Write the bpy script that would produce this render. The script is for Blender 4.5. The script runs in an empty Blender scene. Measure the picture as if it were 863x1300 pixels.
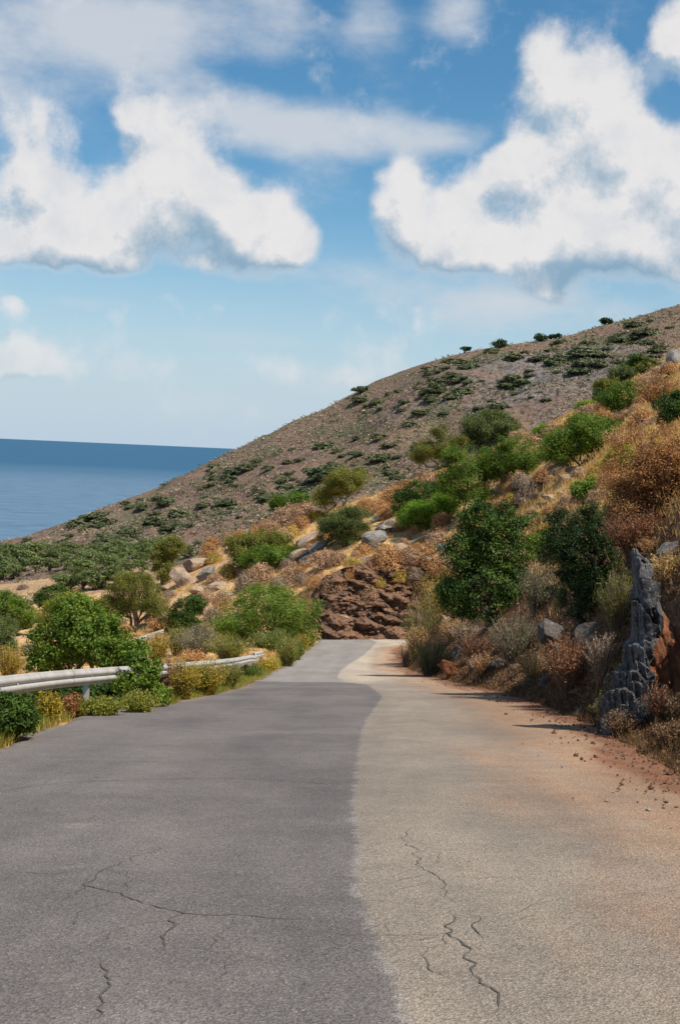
import bpy, math, random
import numpy as np
from mathutils import Matrix, Vector

# ------------------------------------------------------------------ camera, sky, sun, exposure
SC = bpy.context.scene
COL = SC.collection
F_PX, CX, CY = 1600.0, 431.5, 650.0          # focal length and centre in photo pixels (863 x 1300)
EYE = np.array([0.0, 0.0, 1.2])
PITCH, ROLL = math.atan(75 / F_PX), math.radians(2.5)
_F = np.array([0, math.cos(PITCH), -math.sin(PITCH)])
_R0 = np.array([1.0, 0, 0]); _U0 = np.array([0, math.sin(PITCH), math.cos(PITCH)])
_R = _R0 * math.cos(ROLL) + _U0 * math.sin(ROLL)
_U = -_R0 * math.sin(ROLL) + _U0 * math.cos(ROLL)
cd = bpy.data.cameras.new('camera'); cam = bpy.data.objects.new('camera', cd); COL.objects.link(cam)
cam.matrix_world = Matrix(((_R[0], _U[0], -_F[0], EYE[0]), (_R[1], _U[1], -_F[1], EYE[1]), (_R[2], _U[2], -_F[2], EYE[2]), (0, 0, 0, 1)))
cd.sensor_fit = 'VERTICAL'; cd.sensor_height = 24.0; cd.lens = 24.0 * F_PX / 1300.0
cd.clip_start = 0.05; cd.clip_end = 200000.0
SC.camera = cam

SUN_AZ, SUN_EL = math.radians(126), math.radians(58)      # azimuth measured clockwise from +Y (the view)
SUN_DIR = Vector((math.sin(SUN_AZ) * math.cos(SUN_EL), math.cos(SUN_AZ) * math.cos(SUN_EL), math.sin(SUN_EL)))
sl = bpy.data.lights.new('sun', 'SUN'); sl.energy = 4.9; sl.angle = math.radians(0.55); sl.color = (1.0, 0.93, 0.82)
so = bpy.data.objects.new('sun', sl); COL.objects.link(so)
so.rotation_euler = (-SUN_DIR).to_track_quat('-Z', 'Y').to_euler(); so.location = (60, 0, 120)

SC.view_settings.view_transform = 'Standard'; SC.view_settings.look = 'None'
SC.view_settings.exposure = 0.34; SC.view_settings.gamma = 1.0
SC.cycles.use_denoising = True
SC.cycles.max_bounces = 6; SC.cycles.diffuse_bounces = 3; SC.cycles.transmission_bounces = 3
SC.cycles.volume_bounces = 0; SC.cycles.sample_clamp_indirect = 6.0


def ray(px, py):
    return _F + _R * ((px - CX) / F_PX) + _U * ((CY - py) / F_PX)


def at(px, py, Y):
    d = ray(px, py)
    return EYE + d * (Y / d[1])


def nd(nt, typ, **kw):
    n = nt.nodes.new(typ)
    for k, v in kw.items():
        if k == 'ins':
            for i, val in v.items():
                n.inputs[i].default_value = val
        else:
            setattr(n, k, v)
    return n


def mth(nt, op, a, b=None, c=None, clamp=False):
    n = nt.nodes.new('ShaderNodeMath'); n.operation = op; n.use_clamp = clamp
    for i, v in enumerate((a, b, c)):
        if v is None: continue
        if isinstance(v, (int, float)): n.inputs[i].default_value = v
        else: nt.links.new(v, n.inputs[i])
    return n.outputs[0]


def maprange(nt, v, a, b, c=0.0, d=1.0, smooth=True):
    n = nt.nodes.new('ShaderNodeMapRange'); n.interpolation_type = 'SMOOTHSTEP' if smooth else 'LINEAR'
    nt.links.new(v, n.inputs[0])
    for i, x in zip((1, 2, 3, 4), (a, b, c, d)): n.inputs[i].default_value = x
    return n.outputs[0]


def mixc(nt, fac, a, b, blend='MIX'):
    n = nt.nodes.new('ShaderNodeMix'); n.data_type = 'RGBA'; n.blend_type = blend
    for s, v in ((n.inputs[0], fac), (n.inputs[6], a), (n.inputs[7], b)):
        if isinstance(v, (int, float)): s.default_value = v
        elif isinstance(v, (tuple, list)): s.default_value = (*v[:3], 1.0)
        else: nt.links.new(v, s)
    return n.outputs[2]


def noise(nt, vec, scale, detail=4, rough=0.55, dist=0.0, out=0):
    n = nt.nodes.new('ShaderNodeTexNoise')
    n.inputs['Scale'].default_value = scale; n.inputs['Detail'].default_value = detail
    n.inputs['Roughness'].default_value = rough; n.inputs['Distortion'].default_value = dist
    if vec is not None: nt.links.new(vec, n.inputs['Vector'])
    return n.outputs[out]


# clouds of the sky: centre, half-size (photo pixels turned into directions), weight
CLOUDS = [
    (62, 160, 66, 46, 1.05), (40, 215, 70, 50, 1.0), (75, 260, 90, 60, 1.0), (60, 310, 110, 42, 1.0), (-40, 300, 80, 80, .9), (130, 318, 80, 40, 1.0), (150, 270, 70, 46, .8),
    (192, 140, 52, 42, 1.05), (215, 185, 62, 56, 1.0), (205, 240, 75, 60, 1.0), (255, 275, 80, 55, 1.0), (310, 290, 70, 48, 1.0), (350, 255, 48, 40, .9), (385, 300, 46, 42, 1.0), (340, 320, 70, 30, .9), (240, 330, 40, 20, .7),
    (508, 215, 46, 42, 1.1), (505, 260, 56, 50, 1.0), (555, 285, 70, 52, 1.0), (610, 290, 66, 50, .95), (560, 325, 80, 34, .9), (590, 240, 36, 28, .7),
    (695, 85, 44, 46, 1.1), (760, 70, 46, 46, 1.1), (725, 130, 66, 60, 1.0), (790, 130, 46, 50, .9), (680, 200, 74, 52, 1.0), (750, 205, 80, 60, 1.0), (635, 220, 46, 42, .9), (820, 215, 66, 60, 1.0), (870, 230, 70, 80, 1.0),
    (740, 285, 110, 60, 1.0), (735, 285, 80, 48, .9), (790, 320, 80, 40, .5), (830, 310, 90, 60, 1.0), (680, 330, 80, 44, .9), (760, 345, 110, 36, .8), (675, 375, 60, 24, .7), (930, 300, 90, 90, .9),
    (855, 60, 50, 56, 1.1), (920, 60, 80, 90, .9), (8, 395, 24, 22, .9), (25, 450, 60, 30, .9), (75, 468, 60, 24, .75), (185, 468, 52, 26, .65), (350, 470, 40, 28, .7), (490, 448, 70, 32, .8), (440, 470, 60, 20, .5), (-40, 470, 70, 40, .7),
    # clear gaps between them
    (134, 175, 30, 45, -.6), (438, 255, 34, 90, -.9), (610, 170, 40, 24, -.4), (838, 150, 24, 26, -.6), (812, 30, 24, 45, -.6), (250, 362, 330, 18, -.5),
]
VEILS = [(50, 45, 190, 85, 1.0), (180, 30, 130, 60, .9), (335, 20, 80, 60, 1.0), (-60, 90, 90, 90, .8), (310, 150, 130, 50, .8), (420, 168, 150, 42, 1.0), (540, 180, 120, 32, .9), (240, 115, 110, 40, .6), (470, 28, 56, 56, .8), (580, 18, 50, 46, .75), (330, 433, 100, 16, .6), (440, 485, 150, 28, .7), (640, 390, 170, 40, .9), (110, 383, 80, 12, .5), (250, 510, 200, 26, .4), (500, 350, 200, 40, .4)]


def blob_sum(g, wp, blobs):
    tot = None
    for (px, py, rx, ry, wt) in blobs:
        d = ray(px, py); d = d / np.linalg.norm(d)
        a0, e0 = math.atan2(d[0], d[1]) + .025, math.asin(d[2]) + .025
        sx, sy = F_PX / rx / 1.28, F_PX / ry / 1.28
        m = g.nodes.new('ShaderNodeVectorMath'); m.operation = 'MULTIPLY_ADD'; g.links.new(wp, m.inputs[0])
        m.inputs[1].default_value = (sx, sy, 0); m.inputs[2].default_value = (-a0 * sx, -e0 * sy, 0)
        ln = g.nodes.new('ShaderNodeVectorMath'); ln.operation = 'LENGTH'; g.links.new(m.outputs[0], ln.inputs[0])
        v = maprange(g, ln.outputs[1], 0.0, 1.0, wt, 0.0)
        tot = v if tot is None else mth(g, 'ADD', tot, v)
    return tot


def build_world():
    w = bpy.data.worlds.new('World'); SC.world = w; w.use_nodes = True
    nt = w.node_tree; nt.nodes.clear()
    g = bpy.data.node_groups.new('cloud_field', 'ShaderNodeTree')
    g.interface.new_socket('Direction', in_out='INPUT', socket_type='NodeSocketVector')
    g.interface.new_socket('Field', in_out='OUTPUT', socket_type='NodeSocketFloat')
    gi = g.nodes.new('NodeGroupInput'); go = g.nodes.new('NodeGroupOutput')
    nrm = g.nodes.new('ShaderNodeVectorMath'); nrm.operation = 'NORMALIZE'; g.links.new(gi.outputs[0], nrm.inputs[0])
    D = nrm.outputs[0]
    sep = g.nodes.new('ShaderNodeSeparateXYZ'); g.links.new(D, sep.inputs[0])
    az = mth(g, 'ARCTAN2', sep.outputs[0], sep.outputs[1]); el = mth(g, 'ARCSINE', sep.outputs[2])
    cmb = g.nodes.new('ShaderNodeCombineXYZ'); g.links.new(az, cmb.inputs[0]); g.links.new(el, cmb.inputs[1])
    P = cmb.outputs[0]
    # wobble the blob coordinates so that the outlines are not ellipses
    wob = nd(g, 'ShaderNodeTexNoise'); wob.inputs['Scale'].default_value = 14; wob.inputs['Detail'].default_value = 3
    g.links.new(D, wob.inputs['Vector'])
    ws = g.nodes.new('ShaderNodeVectorMath'); ws.operation = 'MULTIPLY_ADD'
    g.links.new(wob.outputs[1], ws.inputs[0]); ws.inputs[1].default_value = (.05, .05, 0)
    g.links.new(P, ws.inputs[2])
    wp = ws.outputs[0]
    tot = blob_sum(g, wp, CLOUDS)
    tot = mth(g, 'MINIMUM', tot, 2.2)
    # the same kind of clouds over the rest of the sky
    gen = maprange(g, noise(g, D, 3.2, 4, .55), .50, .66, 0, 1.3)
    mask_a = maprange(g, mth(g, 'ABSOLUTE', az), .30, .48)
    mask_e = maprange(g, el, .44, .60)
    gen = mth(g, 'MULTIPLY', gen, mth(g, 'MAXIMUM', mask_a, mask_e))
    tot = mth(g, 'ADD', tot, mth(g, 'MULTIPLY', gen, maprange(g, el, 0.0, .12)))
    wv = g.nodes.new('ShaderNodeTexNoise'); wv.inputs['Scale'].default_value = 40; wv.inputs['Detail'].default_value = 3; g.links.new(D, wv.inputs['Vector'])
    wa = g.nodes.new('ShaderNodeVectorMath'); wa.operation = 'MULTIPLY_ADD'; g.links.new(wv.outputs[1], wa.inputs[0]); wa.inputs[1].default_value = (.03, .03, .03); g.links.new(D, wa.inputs[2])
    wdir = wa.outputs[0]
    n1 = noise(g, D, 22, 7, .66); n2 = noise(g, D, 9, 2, .5)
    vor = nd(g, 'ShaderNodeTexVoronoi', feature='F1'); vor.inputs['Scale'].default_value = 30
    g.links.new(wdir, vor.inputs['Vector'])
    nn = mth(g, 'ADD', mth(g, 'MULTIPLY', mth(g, 'SUBTRACT', n1, .5), 2.1), mth(g, 'MULTIPLY', mth(g, 'SUBTRACT', n2, .5), .8))
    nn = mth(g, 'SUBTRACT', nn, mth(g, 'MULTIPLY', mth(g, 'SUBTRACT', vor.outputs[0], .45), .5))
    g.links.new(mth(g, 'ADD', tot, nn), go.inputs[0])

    tc = nt.nodes.new('ShaderNodeTexCoord')
    sky = nt.nodes.new('ShaderNodeTexSky'); sky.sky_type = 'NISHITA'; sky.sun_disc = False
    sky.sun_elevation = SUN_EL; sky.sun_rotation = SUN_AZ
    sky.altitude = 60; sky.air_density = 1.0; sky.dust_density = 0.4; sky.ozone_density = 2.0
    hs = nt.nodes.new('ShaderNodeHueSaturation'); nt.links.new(sky.outputs[0], hs.inputs['Color'])
    hs.inputs['Saturation'].default_value = 1.3; hs.inputs['Hue'].default_value = 0.490; hs.inputs['Value'].default_value = 1.0
    f1 = nt.nodes.new('ShaderNodeGroup'); f1.node_tree = g; nt.links.new(tc.outputs['Generated'], f1.inputs[0])
    off = nt.nodes.new('ShaderNodeVectorMath'); off.operation = 'ADD'; nt.links.new(tc.outputs['Generated'], off.inputs[0])
    off.inputs[1].default_value = (.005, 0, .024)
    # thin veils
    sv = nt.nodes.new('ShaderNodeSeparateXYZ'); nt.links.new(tc.outputs['Generated'], sv.inputs[0])
    cv = nt.nodes.new('ShaderNodeCombineXYZ'); nt.links.new(mth(nt, 'ADD', mth(nt, 'ARCTAN2', sv.outputs[0], sv.outputs[1]), .025), cv.inputs[0]); nt.links.new(mth(nt, 'ADD', mth(nt, 'ARCSINE', sv.outputs[2]), .025), cv.inputs[1])
    vs = nt.nodes.new('ShaderNodeMapping'); nt.links.new(tc.outputs['Generated'], vs.inputs[0]); vs.inputs['Scale'].default_value = (1, 1, 2.0)
    vf = mth(nt, 'ADD', blob_sum(nt, cv.outputs[0], VEILS), mth(nt, 'MULTIPLY', mth(nt, 'SUBTRACT', noise(nt, vs.outputs[0], 13, 6, .6), .5), 1.9))
    veil = maprange(nt, vf, .0, 1.3, 0, .85)
    f2 = nt.nodes.new('ShaderNodeGroup'); f2.node_tree = g; nt.links.new(off.outputs[0], f2.inputs[0])
    a = f1.outputs[0]; b = f2.outputs[0]
    alpha = maprange(nt, a, .0, 1.1, 0, .98)
    lit = maprange(nt, mth(nt, 'SUBTRACT', a, b), -1.15, .75, 0, 1)
    thick = maprange(nt, b, .6, 3.8, 1, .16)
    lit = mth(nt, 'MULTIPLY', mth(nt, 'MULTIPLY', lit, thick), 1.45, clamp=True)
    lit = mth(nt, 'MULTIPLY', lit, maprange(nt, noise(nt, tc.outputs['Generated'], 30, 5, .6), .25, .6, .78, 1.0))
    thin = maprange(nt, a, .2, 1.1, 1, 0)
    lit = mth(nt, 'MAXIMUM', lit, mth(nt, 'MULTIPLY', thin, .62))
    cc = mixc(nt, lit, (2.2, 3.5, 4.7), (7.1, 6.95, 6.95))
    # clouds near the horizon fade into the pale air in front of them
    sepd = nt.nodes.new('ShaderNodeSeparateXYZ'); nt.links.new(tc.outputs['Generated'], sepd.inputs[0])
    low = maprange(nt, sepd.outputs[2], -.01, .13, .35, 1.0)
    pale = maprange(nt, sepd.outputs[2], .20, -.02, 0.0, .95)
    base = mixc(nt, pale, hs.outputs[0], (4.2, 5.35, 6.5))
    base = mixc(nt, mth(nt, 'MULTIPLY', veil, low), base, (5.6, 5.9, 6.3))
    out = mixc(nt, mth(nt, 'MULTIPLY', alpha, low), base, cc)
    bg = nt.nodes.new('ShaderNodeBackground'); bg.inputs[1].default_value = 0.091
    nt.links.new(out, bg.inputs[0])
    w.cycles.sampling_method = 'NONE'
    wo = nt.nodes.new('ShaderNodeOutputWorld'); nt.links.new(bg.outputs[0], wo.inputs[0])


build_world()

# ------------------------------------------------------------------ helpers
rng = np.random.default_rng(7)


def _h(ix, iy, iz, seed):
    n = (ix.astype(np.int64) * 374761393 + iy.astype(np.int64) * 668265263 + iz.astype(np.int64) * 1274126177 + seed * 974634777) & 0xffffffff
    n = ((n ^ (n >> 13)) * 1103515245) & 0xffffffff
    n = (n ^ (n >> 16)) & 0xffff
    return n / 65535.0


def vn(P, seed=0):
    P = np.asarray(P, float); i = np.floor(P); f = P - i; i = i.astype(np.int64); u = f * f * (3 - 2 * f)
    r = 0
    for dx in (0, 1):
        for dy in (0, 1):
            for dz in (0, 1):
                w = (u[:, 0] if dx else 1 - u[:, 0]) * (u[:, 1] if dy else 1 - u[:, 1]) * (u[:, 2] if dz else 1 - u[:, 2])
                r = r + w * _h(i[:, 0] + dx, i[:, 1] + dy, i[:, 2] + dz, seed)
    return r * 2 - 1


def fbm(P, oct=4, seed=0, gain=.5):
    r, a, f = 0, 1.0, 1.0
    for k in range(oct):
        r = r + a * vn(P * f, seed + k); a *= gain; f *= 2.03
    return r


def mesh_np(name, V, F, smooth=False):
    """V (n,3); F (m,k) of equal-sided faces, or list of such arrays"""
    me = bpy.data.meshes.new(name)
    Fs = F if isinstance(F, list) else [F]
    Fs = [np.asarray(f, np.int32) for f in Fs if len(f)]
    V = np.asarray(V, np.float32)
    me.vertices.add(len(V)); me.vertices.foreach_set('co', V.ravel())
    loops = np.concatenate([f.ravel() for f in Fs]); tot = np.concatenate([np.full(len(f), f.shape[1], np.int32) for f in Fs])
    start = np.concatenate([[0], np.cumsum(tot)[:-1]]).astype(np.int32)
    me.loops.add(len(loops)); me.loops.foreach_set('vertex_index', loops.astype(np.int32))
    me.polygons.add(len(tot)); me.polygons.foreach_set('loop_start', start); me.polygons.foreach_set('loop_total', tot)
    me.polygons.foreach_set('use_smooth', np.full(len(tot), smooth, bool))
    me.update(calc_edges=True); me.validate()
    return me


def link(name, me, mat=None, parent=None, loc=None):
    o = bpy.data.objects.new(name, me); COL.objects.link(o)
    if mat is not None and me is not None and not me.materials: me.materials.append(mat)
    if parent is not None: o.parent = parent
    if loc is not None: o.location = loc
    return o


def tag(o, label=None, cat=None, group=None, kind=None):
    if label: o['label'] = label
    if cat: o['category'] = cat
    if group: o['group'] = group
    if kind: o['kind'] = kind
    return o


def grid_faces(nr, nc):
    i = np.arange(nr * nc).reshape(nr, nc)
    return np.stack([i[:-1, :-1], i[:-1, 1:], i[1:, 1:], i[1:, :-1]], -1).reshape(-1, 4)


class Acc:
    """collects vertices and faces of ONE mesh"""
    def __init__(s): s.V, s.F, s.n = [], {}, 0
    def add(s, V, F):
        V = np.asarray(V, float); F = np.asarray(F)
        if len(F) == 0: return
        s.V.append(V); s.F.setdefault(F.shape[1], []).append(F + s.n); s.n += len(V)
    def mesh(s, name, smooth=False):
        return mesh_np(name, np.concatenate(s.V), [np.concatenate(f) for f in s.F.values()], smooth)


def tube(acc, pts, rad, sides=5):
    pts = np.asarray(pts, float); n = len(pts)
    t = np.gradient(pts, axis=0); t /= np.linalg.norm(t, axis=1)[:, None] + 1e-9
    ref = np.where(np.abs(t[:, 2:3]) > .9, np.array([[1., 0, 0]]), np.array([[0., 0, 1]]))
    a = np.cross(t, ref); a /= np.linalg.norm(a, axis=1)[:, None] + 1e-9
    b = np.cross(t, a)
    th = np.arange(sides) / sides * 2 * math.pi
    V = pts[:, None] + (a[:, None] * np.cos(th)[None, :, None] + b[:, None] * np.sin(th)[None, :, None]) * np.asarray(rad)[:, None, None]
    i = np.arange(n * sides).reshape(n, sides); j = np.roll(i, -1, 1)
    F = np.stack([i[:-1], j[:-1], j[1:], i[1:]], -1).reshape(-1, 4)
    acc.add(V.reshape(-1, 3), F)
    acc.add(V[-1], np.array([range(sides)])) if sides in (3, 4) else None


def wander(p, q, r, n=5, amt=.12):
    t = np.linspace(0, 1, n)[:, None]; L = np.linalg.norm(q - p)
    P = p + (q - p) * t
    P[1:-1] += r.normal(0, amt * L * .5, (n - 2, 3))
    return P


def leaf_quads(acc, P, N, L, W, r, bend=.15):
    """rhombic leaves at P whose faces look along N"""
    n = len(P)
    N = N / (np.linalg.norm(N, axis=1)[:, None] + 1e-9)
    T = r.normal(0, 1, (n, 3)); T -= N * (T * N).sum(1)[:, None]; T /= np.linalg.norm(T, axis=1)[:, None] + 1e-9
    S = np.cross(N, T)
    L = (L * np.clip(r.lognormal(-.05, .32, n), .45, 1.9))[:, None]; W = (W * r.uniform(.7, 1.25, n))[:, None]
    V = np.stack([P - T * L * .5, P + S * W * .5 + N * L * bend * .4, P + T * L * .5, P - S * W * .5 + N * L * bend * .4], 1)
    acc.add(V.reshape(-1, 3), np.arange(n * 4).reshape(n, 4))


# ------------------------------------------------------------------ materials
def newmat(name):
    m = bpy.data.materials.new(name); m.use_nodes = True
    nt = m.node_tree; nt.nodes.clear()
    o = nt.nodes.new('ShaderNodeOutputMaterial')
    b = nt.nodes.new('ShaderNodeBsdfPrincipled'); nt.links.new(b.outputs[0], o.inputs[0])
    return m, nt, b, o


def objcoord(nt, world=False):
    if world:
        return nt.nodes.new('ShaderNodeNewGeometry').outputs['Position']
    return nt.nodes.new('ShaderNodeTexCoord').outputs['Object']


def bump(nt, b, h, strength=.5, dist=.05):
    n = nt.nodes.new('ShaderNodeBump'); n.inputs['Strength'].default_value = strength; n.inputs['Distance'].default_value = dist
    nt.links.new(h, n.inputs['Height']); nt.links.new(n.outputs[0], b.inputs['Normal'])


def leafmat(name, dark, mid, light, trans=.3, rough=.5, patch=1.3):
    m, nt, b, o = newmat(name)
    g = nt.nodes.new('ShaderNodeNewGeometry')
    cr = nt.nodes.new('ShaderNodeValToRGB'); e = cr.color_ramp.elements
    e[0].position = .0; e[0].color = (*dark, 1); e[1].position = 1.0; e[1].color = (*light, 1)
    k = e.new(.5); k.color = (*mid, 1)
    nz = noise(nt, g.outputs['Position'], patch, 2, .5)
    oi = nt.nodes.new('ShaderNodeObjectInfo')
    v = mth(nt, 'ADD', mth(nt, 'MULTIPLY', g.outputs['Random Per Island'], .62), mth(nt, 'MULTIPLY', maprange(nt, nz, .3, .7), .38))
    v = mth(nt, 'ADD', v, mth(nt, 'MULTIPLY', mth(nt, 'SUBTRACT', oi.outputs['Random'], .5), .22), clamp=True)
    nt.links.new(v, cr.inputs[0])
    nt.links.new(cr.outputs[0], b.inputs['Base Color'])
    b.inputs['Roughness'].default_value = rough; b.inputs['Specular IOR Level'].default_value = .22
    if trans > 0:
        t = nt.nodes.new('ShaderNodeBsdfTranslucent')
        tc_ = mixc(nt, 1.0, cr.outputs[0], (1.25, 1.3, .7), 'MULTIPLY'); nt.links.new(tc_, t.inputs[0])
        mx = nt.nodes.new('ShaderNodeMixShader'); mx.inputs[0].default_value = trans
        nt.links.new(b.outputs[0], mx.inputs[1]); nt.links.new(t.outputs[0], mx.inputs[2]); nt.links.new(mx.outputs[0], o.inputs[0])
    return m


def rockmat(name, a, b_, c, scale=1.0, streak=None):
    m, nt, b, o = newmat(name)
    P = objcoord(nt, True)
    n1 = noise(nt, P, 1.6 * scale, 6, .62); n2 = noise(nt, P, 9 * scale, 5, .65)
    col = mixc(nt, maprange(nt, n1, .35, .65), a, b_)
    col = mixc(nt, maprange(nt, n2, .5, .72), col, c)
    fine = noise(nt, P, 40 * scale, 4, .7)
    col = mixc(nt, .7, col, mixc(nt, maprange(nt, fine, .3, .7), (.6, .6, .6), (1.25, 1.25, 1.25)), 'MULTIPLY')
    if streak:
        mp = nt.nodes.new('ShaderNodeMapping'); nt.links.new(P, mp.inputs[0]); mp.inputs['Scale'].default_value = (5, 5, .35)
        s = noise(nt, mp.outputs[0], 3.0, 5, .6, .6)
        col = mixc(nt, maprange(nt, s, .60, .72), col, streak)
    nt.links.new(col, b.inputs['Base Color']); b.inputs['Roughness'].default_value = .88
    b.inputs['Specular IOR Level'].default_value = .25
    h = mth(nt, 'ADD', mth(nt, 'MULTIPLY', n2, .7), mth(nt, 'MULTIPLY', fine, .3))
    bump(nt, b, h, .8, .12 / scale)
    return m


M = {}
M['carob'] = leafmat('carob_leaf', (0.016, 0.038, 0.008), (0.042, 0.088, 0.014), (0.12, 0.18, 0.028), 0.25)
M['dark'] = leafmat('dark_leaf', (.010, .024, .006), (.026, .054, .011), (.06, .095, .02), .15)
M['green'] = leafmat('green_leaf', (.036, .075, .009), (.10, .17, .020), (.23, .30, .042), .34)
M['bright'] = leafmat('bright_leaf', (0.075, 0.15, 0.012), (0.15, 0.26, 0.022), (0.26, 0.38, 0.05), 0.35)
M['olive'] = leafmat('olive_leaf', (0.045, 0.07, 0.022), (0.105, 0.135, 0.036), (0.2, 0.22, 0.07), 0.28)
M['yolive'] = leafmat('yellow_olive_leaf', (0.065, 0.075, 0.016), (0.15, 0.16, 0.03), (0.27, 0.265, 0.06), 0.3)
M['grove'] = leafmat('grove_leaf', (.06, .09, .03), (.13, .17, .055), (.21, .245, .095), .3)
M['sage'] = leafmat('sage_leaf', (0.075, 0.08, 0.046), (0.16, 0.155, 0.09), (0.28, 0.26, 0.16), 0.2)
M['farshrub'] = leafmat('far_shrub_leaf', (.055, .072, .034), (.095, .115, .052), (.15, .165, .078), .1, patch=.12)
M['rust'] = leafmat('rust_leaf', (.16, .065, .026), (.37, .175, .068), (.54, .30, .12), .28)
M['redbrown'] = leafmat('red_brown_leaf', (0.1, 0.036, 0.02), (0.22, 0.09, 0.045), (0.34, 0.16, 0.075), 0.25)
M['cushion'] = leafmat('dry_cushion_twig', (0.26, 0.14, 0.085), (0.46, 0.285, 0.175), (0.62, 0.43, 0.28), 0.2)
M['cushion_rust'] = leafmat('rust_cushion_twig', (0.27, 0.125, 0.045), (0.48, 0.25, 0.105), (0.66, 0.39, 0.18), 0.2)
M['cushion_yellow'] = leafmat('yellow_cushion_twig', (0.25, 0.16, 0.03), (0.48, 0.34, 0.07), (0.64, 0.49, 0.14), 0.25)
M['cushion_grey'] = leafmat('grey_cushion_twig', (0.17, 0.12, 0.085), (0.32, 0.235, 0.17), (0.48, 0.37, 0.28), 0.15)
M['yellow'] = leafmat('yellow_herb', (0.15, 0.13, 0.014), (0.36, 0.27, 0.024), (0.56, 0.42, 0.06), 0.35)
M['ygreen'] = leafmat('yellow_green_herb', (0.085, 0.11, 0.014), (0.2, 0.22, 0.028), (0.36, 0.34, 0.06), 0.35)
M['straw'] = leafmat('straw', (0.3, 0.17, 0.06), (0.52, 0.33, 0.13), (0.68, 0.49, 0.23), .3, patch=.25)
M['litter'] = leafmat('litter', (.04, .022, .012), (.11, .058, .026), (.24, .14, .06), .1)
M['rock_grey'] = rockmat('grey_rock', (.15, .135, .12), (.25, .235, .215), (.38, .365, .345))
M['rock_fin'] = rockmat('blue_grey_rock', (.050, .048, .050), (.105, .103, .108), (.22, .215, .215), 1.4, (.42, .41, .40))  # greys lowered, so the shade on the fin is part of its colour
M['rock_bank'] = rockmat('bank_rock', (.07, .056, .046), (.12, .104, .092), (.22, .205, .19))
M['rock_red'] = rockmat('red_rock', (.17, .062, .028), (.30, .115, .045), (.12, .07, .05), 1.3, (.10, .08, .07))
M['rock_tan'] = rockmat('tan_rock', (.30, .21, .145), (.42, .31, .22), (.20, .165, .14))
M['rock_cut'] = rockmat('cut_rock', (.085, .046, .032), (.20, .105, .06), (.30, .215, .15), .9)


def barkmat():
    m, nt, b, o = newmat('bark')
    P = objcoord(nt, True); n = noise(nt, P, 14, 5, .65)
    nt.links.new(mixc(nt, n, (.035, .025, .018), (.15, .11, .08)), b.inputs['Base Color']); b.inputs['Roughness'].default_value = .9
    bump(nt, b, n, .6, .03); return m


M['bark'] = barkmat()
m_, nt_, b_, o_ = newmat('dry_twig')
nt_.links.new(mixc(nt_, nt_.nodes.new('ShaderNodeNewGeometry').outputs['Random Per Island'], (.10, .065, .045), (.30, .21, .15)), b_.inputs['Base Color']); b_.inputs['Roughness'].default_value = .9
M['twig'] = m_

# ------------------------------------------------------------------ road profile and terrain heights
_RY = np.array([-30, 0.5, 3, 5, 8, 11, 14.5, 20, 25, 30, 36, 45, 55, 65, 80, 95, 110.])
_RP = np.array([0, 0, 0, 0, 0, 0, 0, 0, 0, 0, 868, 857, 848, 839, 824, 812, 803.])
for _i, _y in enumerate(_RY):
    if 0 < _y <= 30: _RP[_i] = 815 + 1920 / _y
_RZ = np.array([at(CX, p, y)[2] if y > 0 else 0.0 for p, y in zip(_RP, _RY)])
_sl = (_RZ[3] - _RZ[2]) / (_RY[3] - _RY[2]); _RZ[1] = _RZ[2] - _sl * 2.5; _RZ[0] = _RZ[1] - _sl * 30.5
CROSS = math.tan(ROLL)
_yy = np.linspace(-30, 110, 1401); _zz = np.interp(_yy, _RY, _RZ)
_k = np.hanning(61); _k /= _k.sum(); _zp = np.pad(_zz, 30, mode='reflect', reflect_type='odd'); _zz = np.convolve(_zp, _k, 'valid')


def road_z(X, Y):
    return np.interp(Y, _yy, _zz) + CROSS * np.asarray(X)


def road_hit(px, py):
    d = ray(px, py); t = np.geomspace(1.5, 140, 4000); Q = EYE + d[None] * t[:, None]
    k = np.argmax(Q[:, 2] < road_z(Q[:, 0], Q[:, 1])); return Q[k]


_l = [road_hit(*p) for p in ((0, 945), (95, 908), (215, 893), (305, 873), (350, 851), (380, 832), (402, 814))]
_r = [road_hit(*p) for p in ((863, 992), (760, 930), (690, 898), (640, 882), (575, 867), (518, 852), (508, 838))]
LY = np.array([-30, 3] + [q[1] for q in _l] + [110]); LX = np.array([-4.2, -4.1] + [q[0] for q in _l] + [-1.4])
RYY = np.array([-30, 3] + [q[1] for q in _r] + [82, 86, 90, 94, 110]); RXX = np.array([2.9, 2.95] + [q[0] for q in _r] + [4.3, 6.0, 11, 20, 20])


def edge_l(Y): return np.interp(Y, LY, LX)
def edge_r(Y): return np.interp(Y, RYY, RXX)


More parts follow.
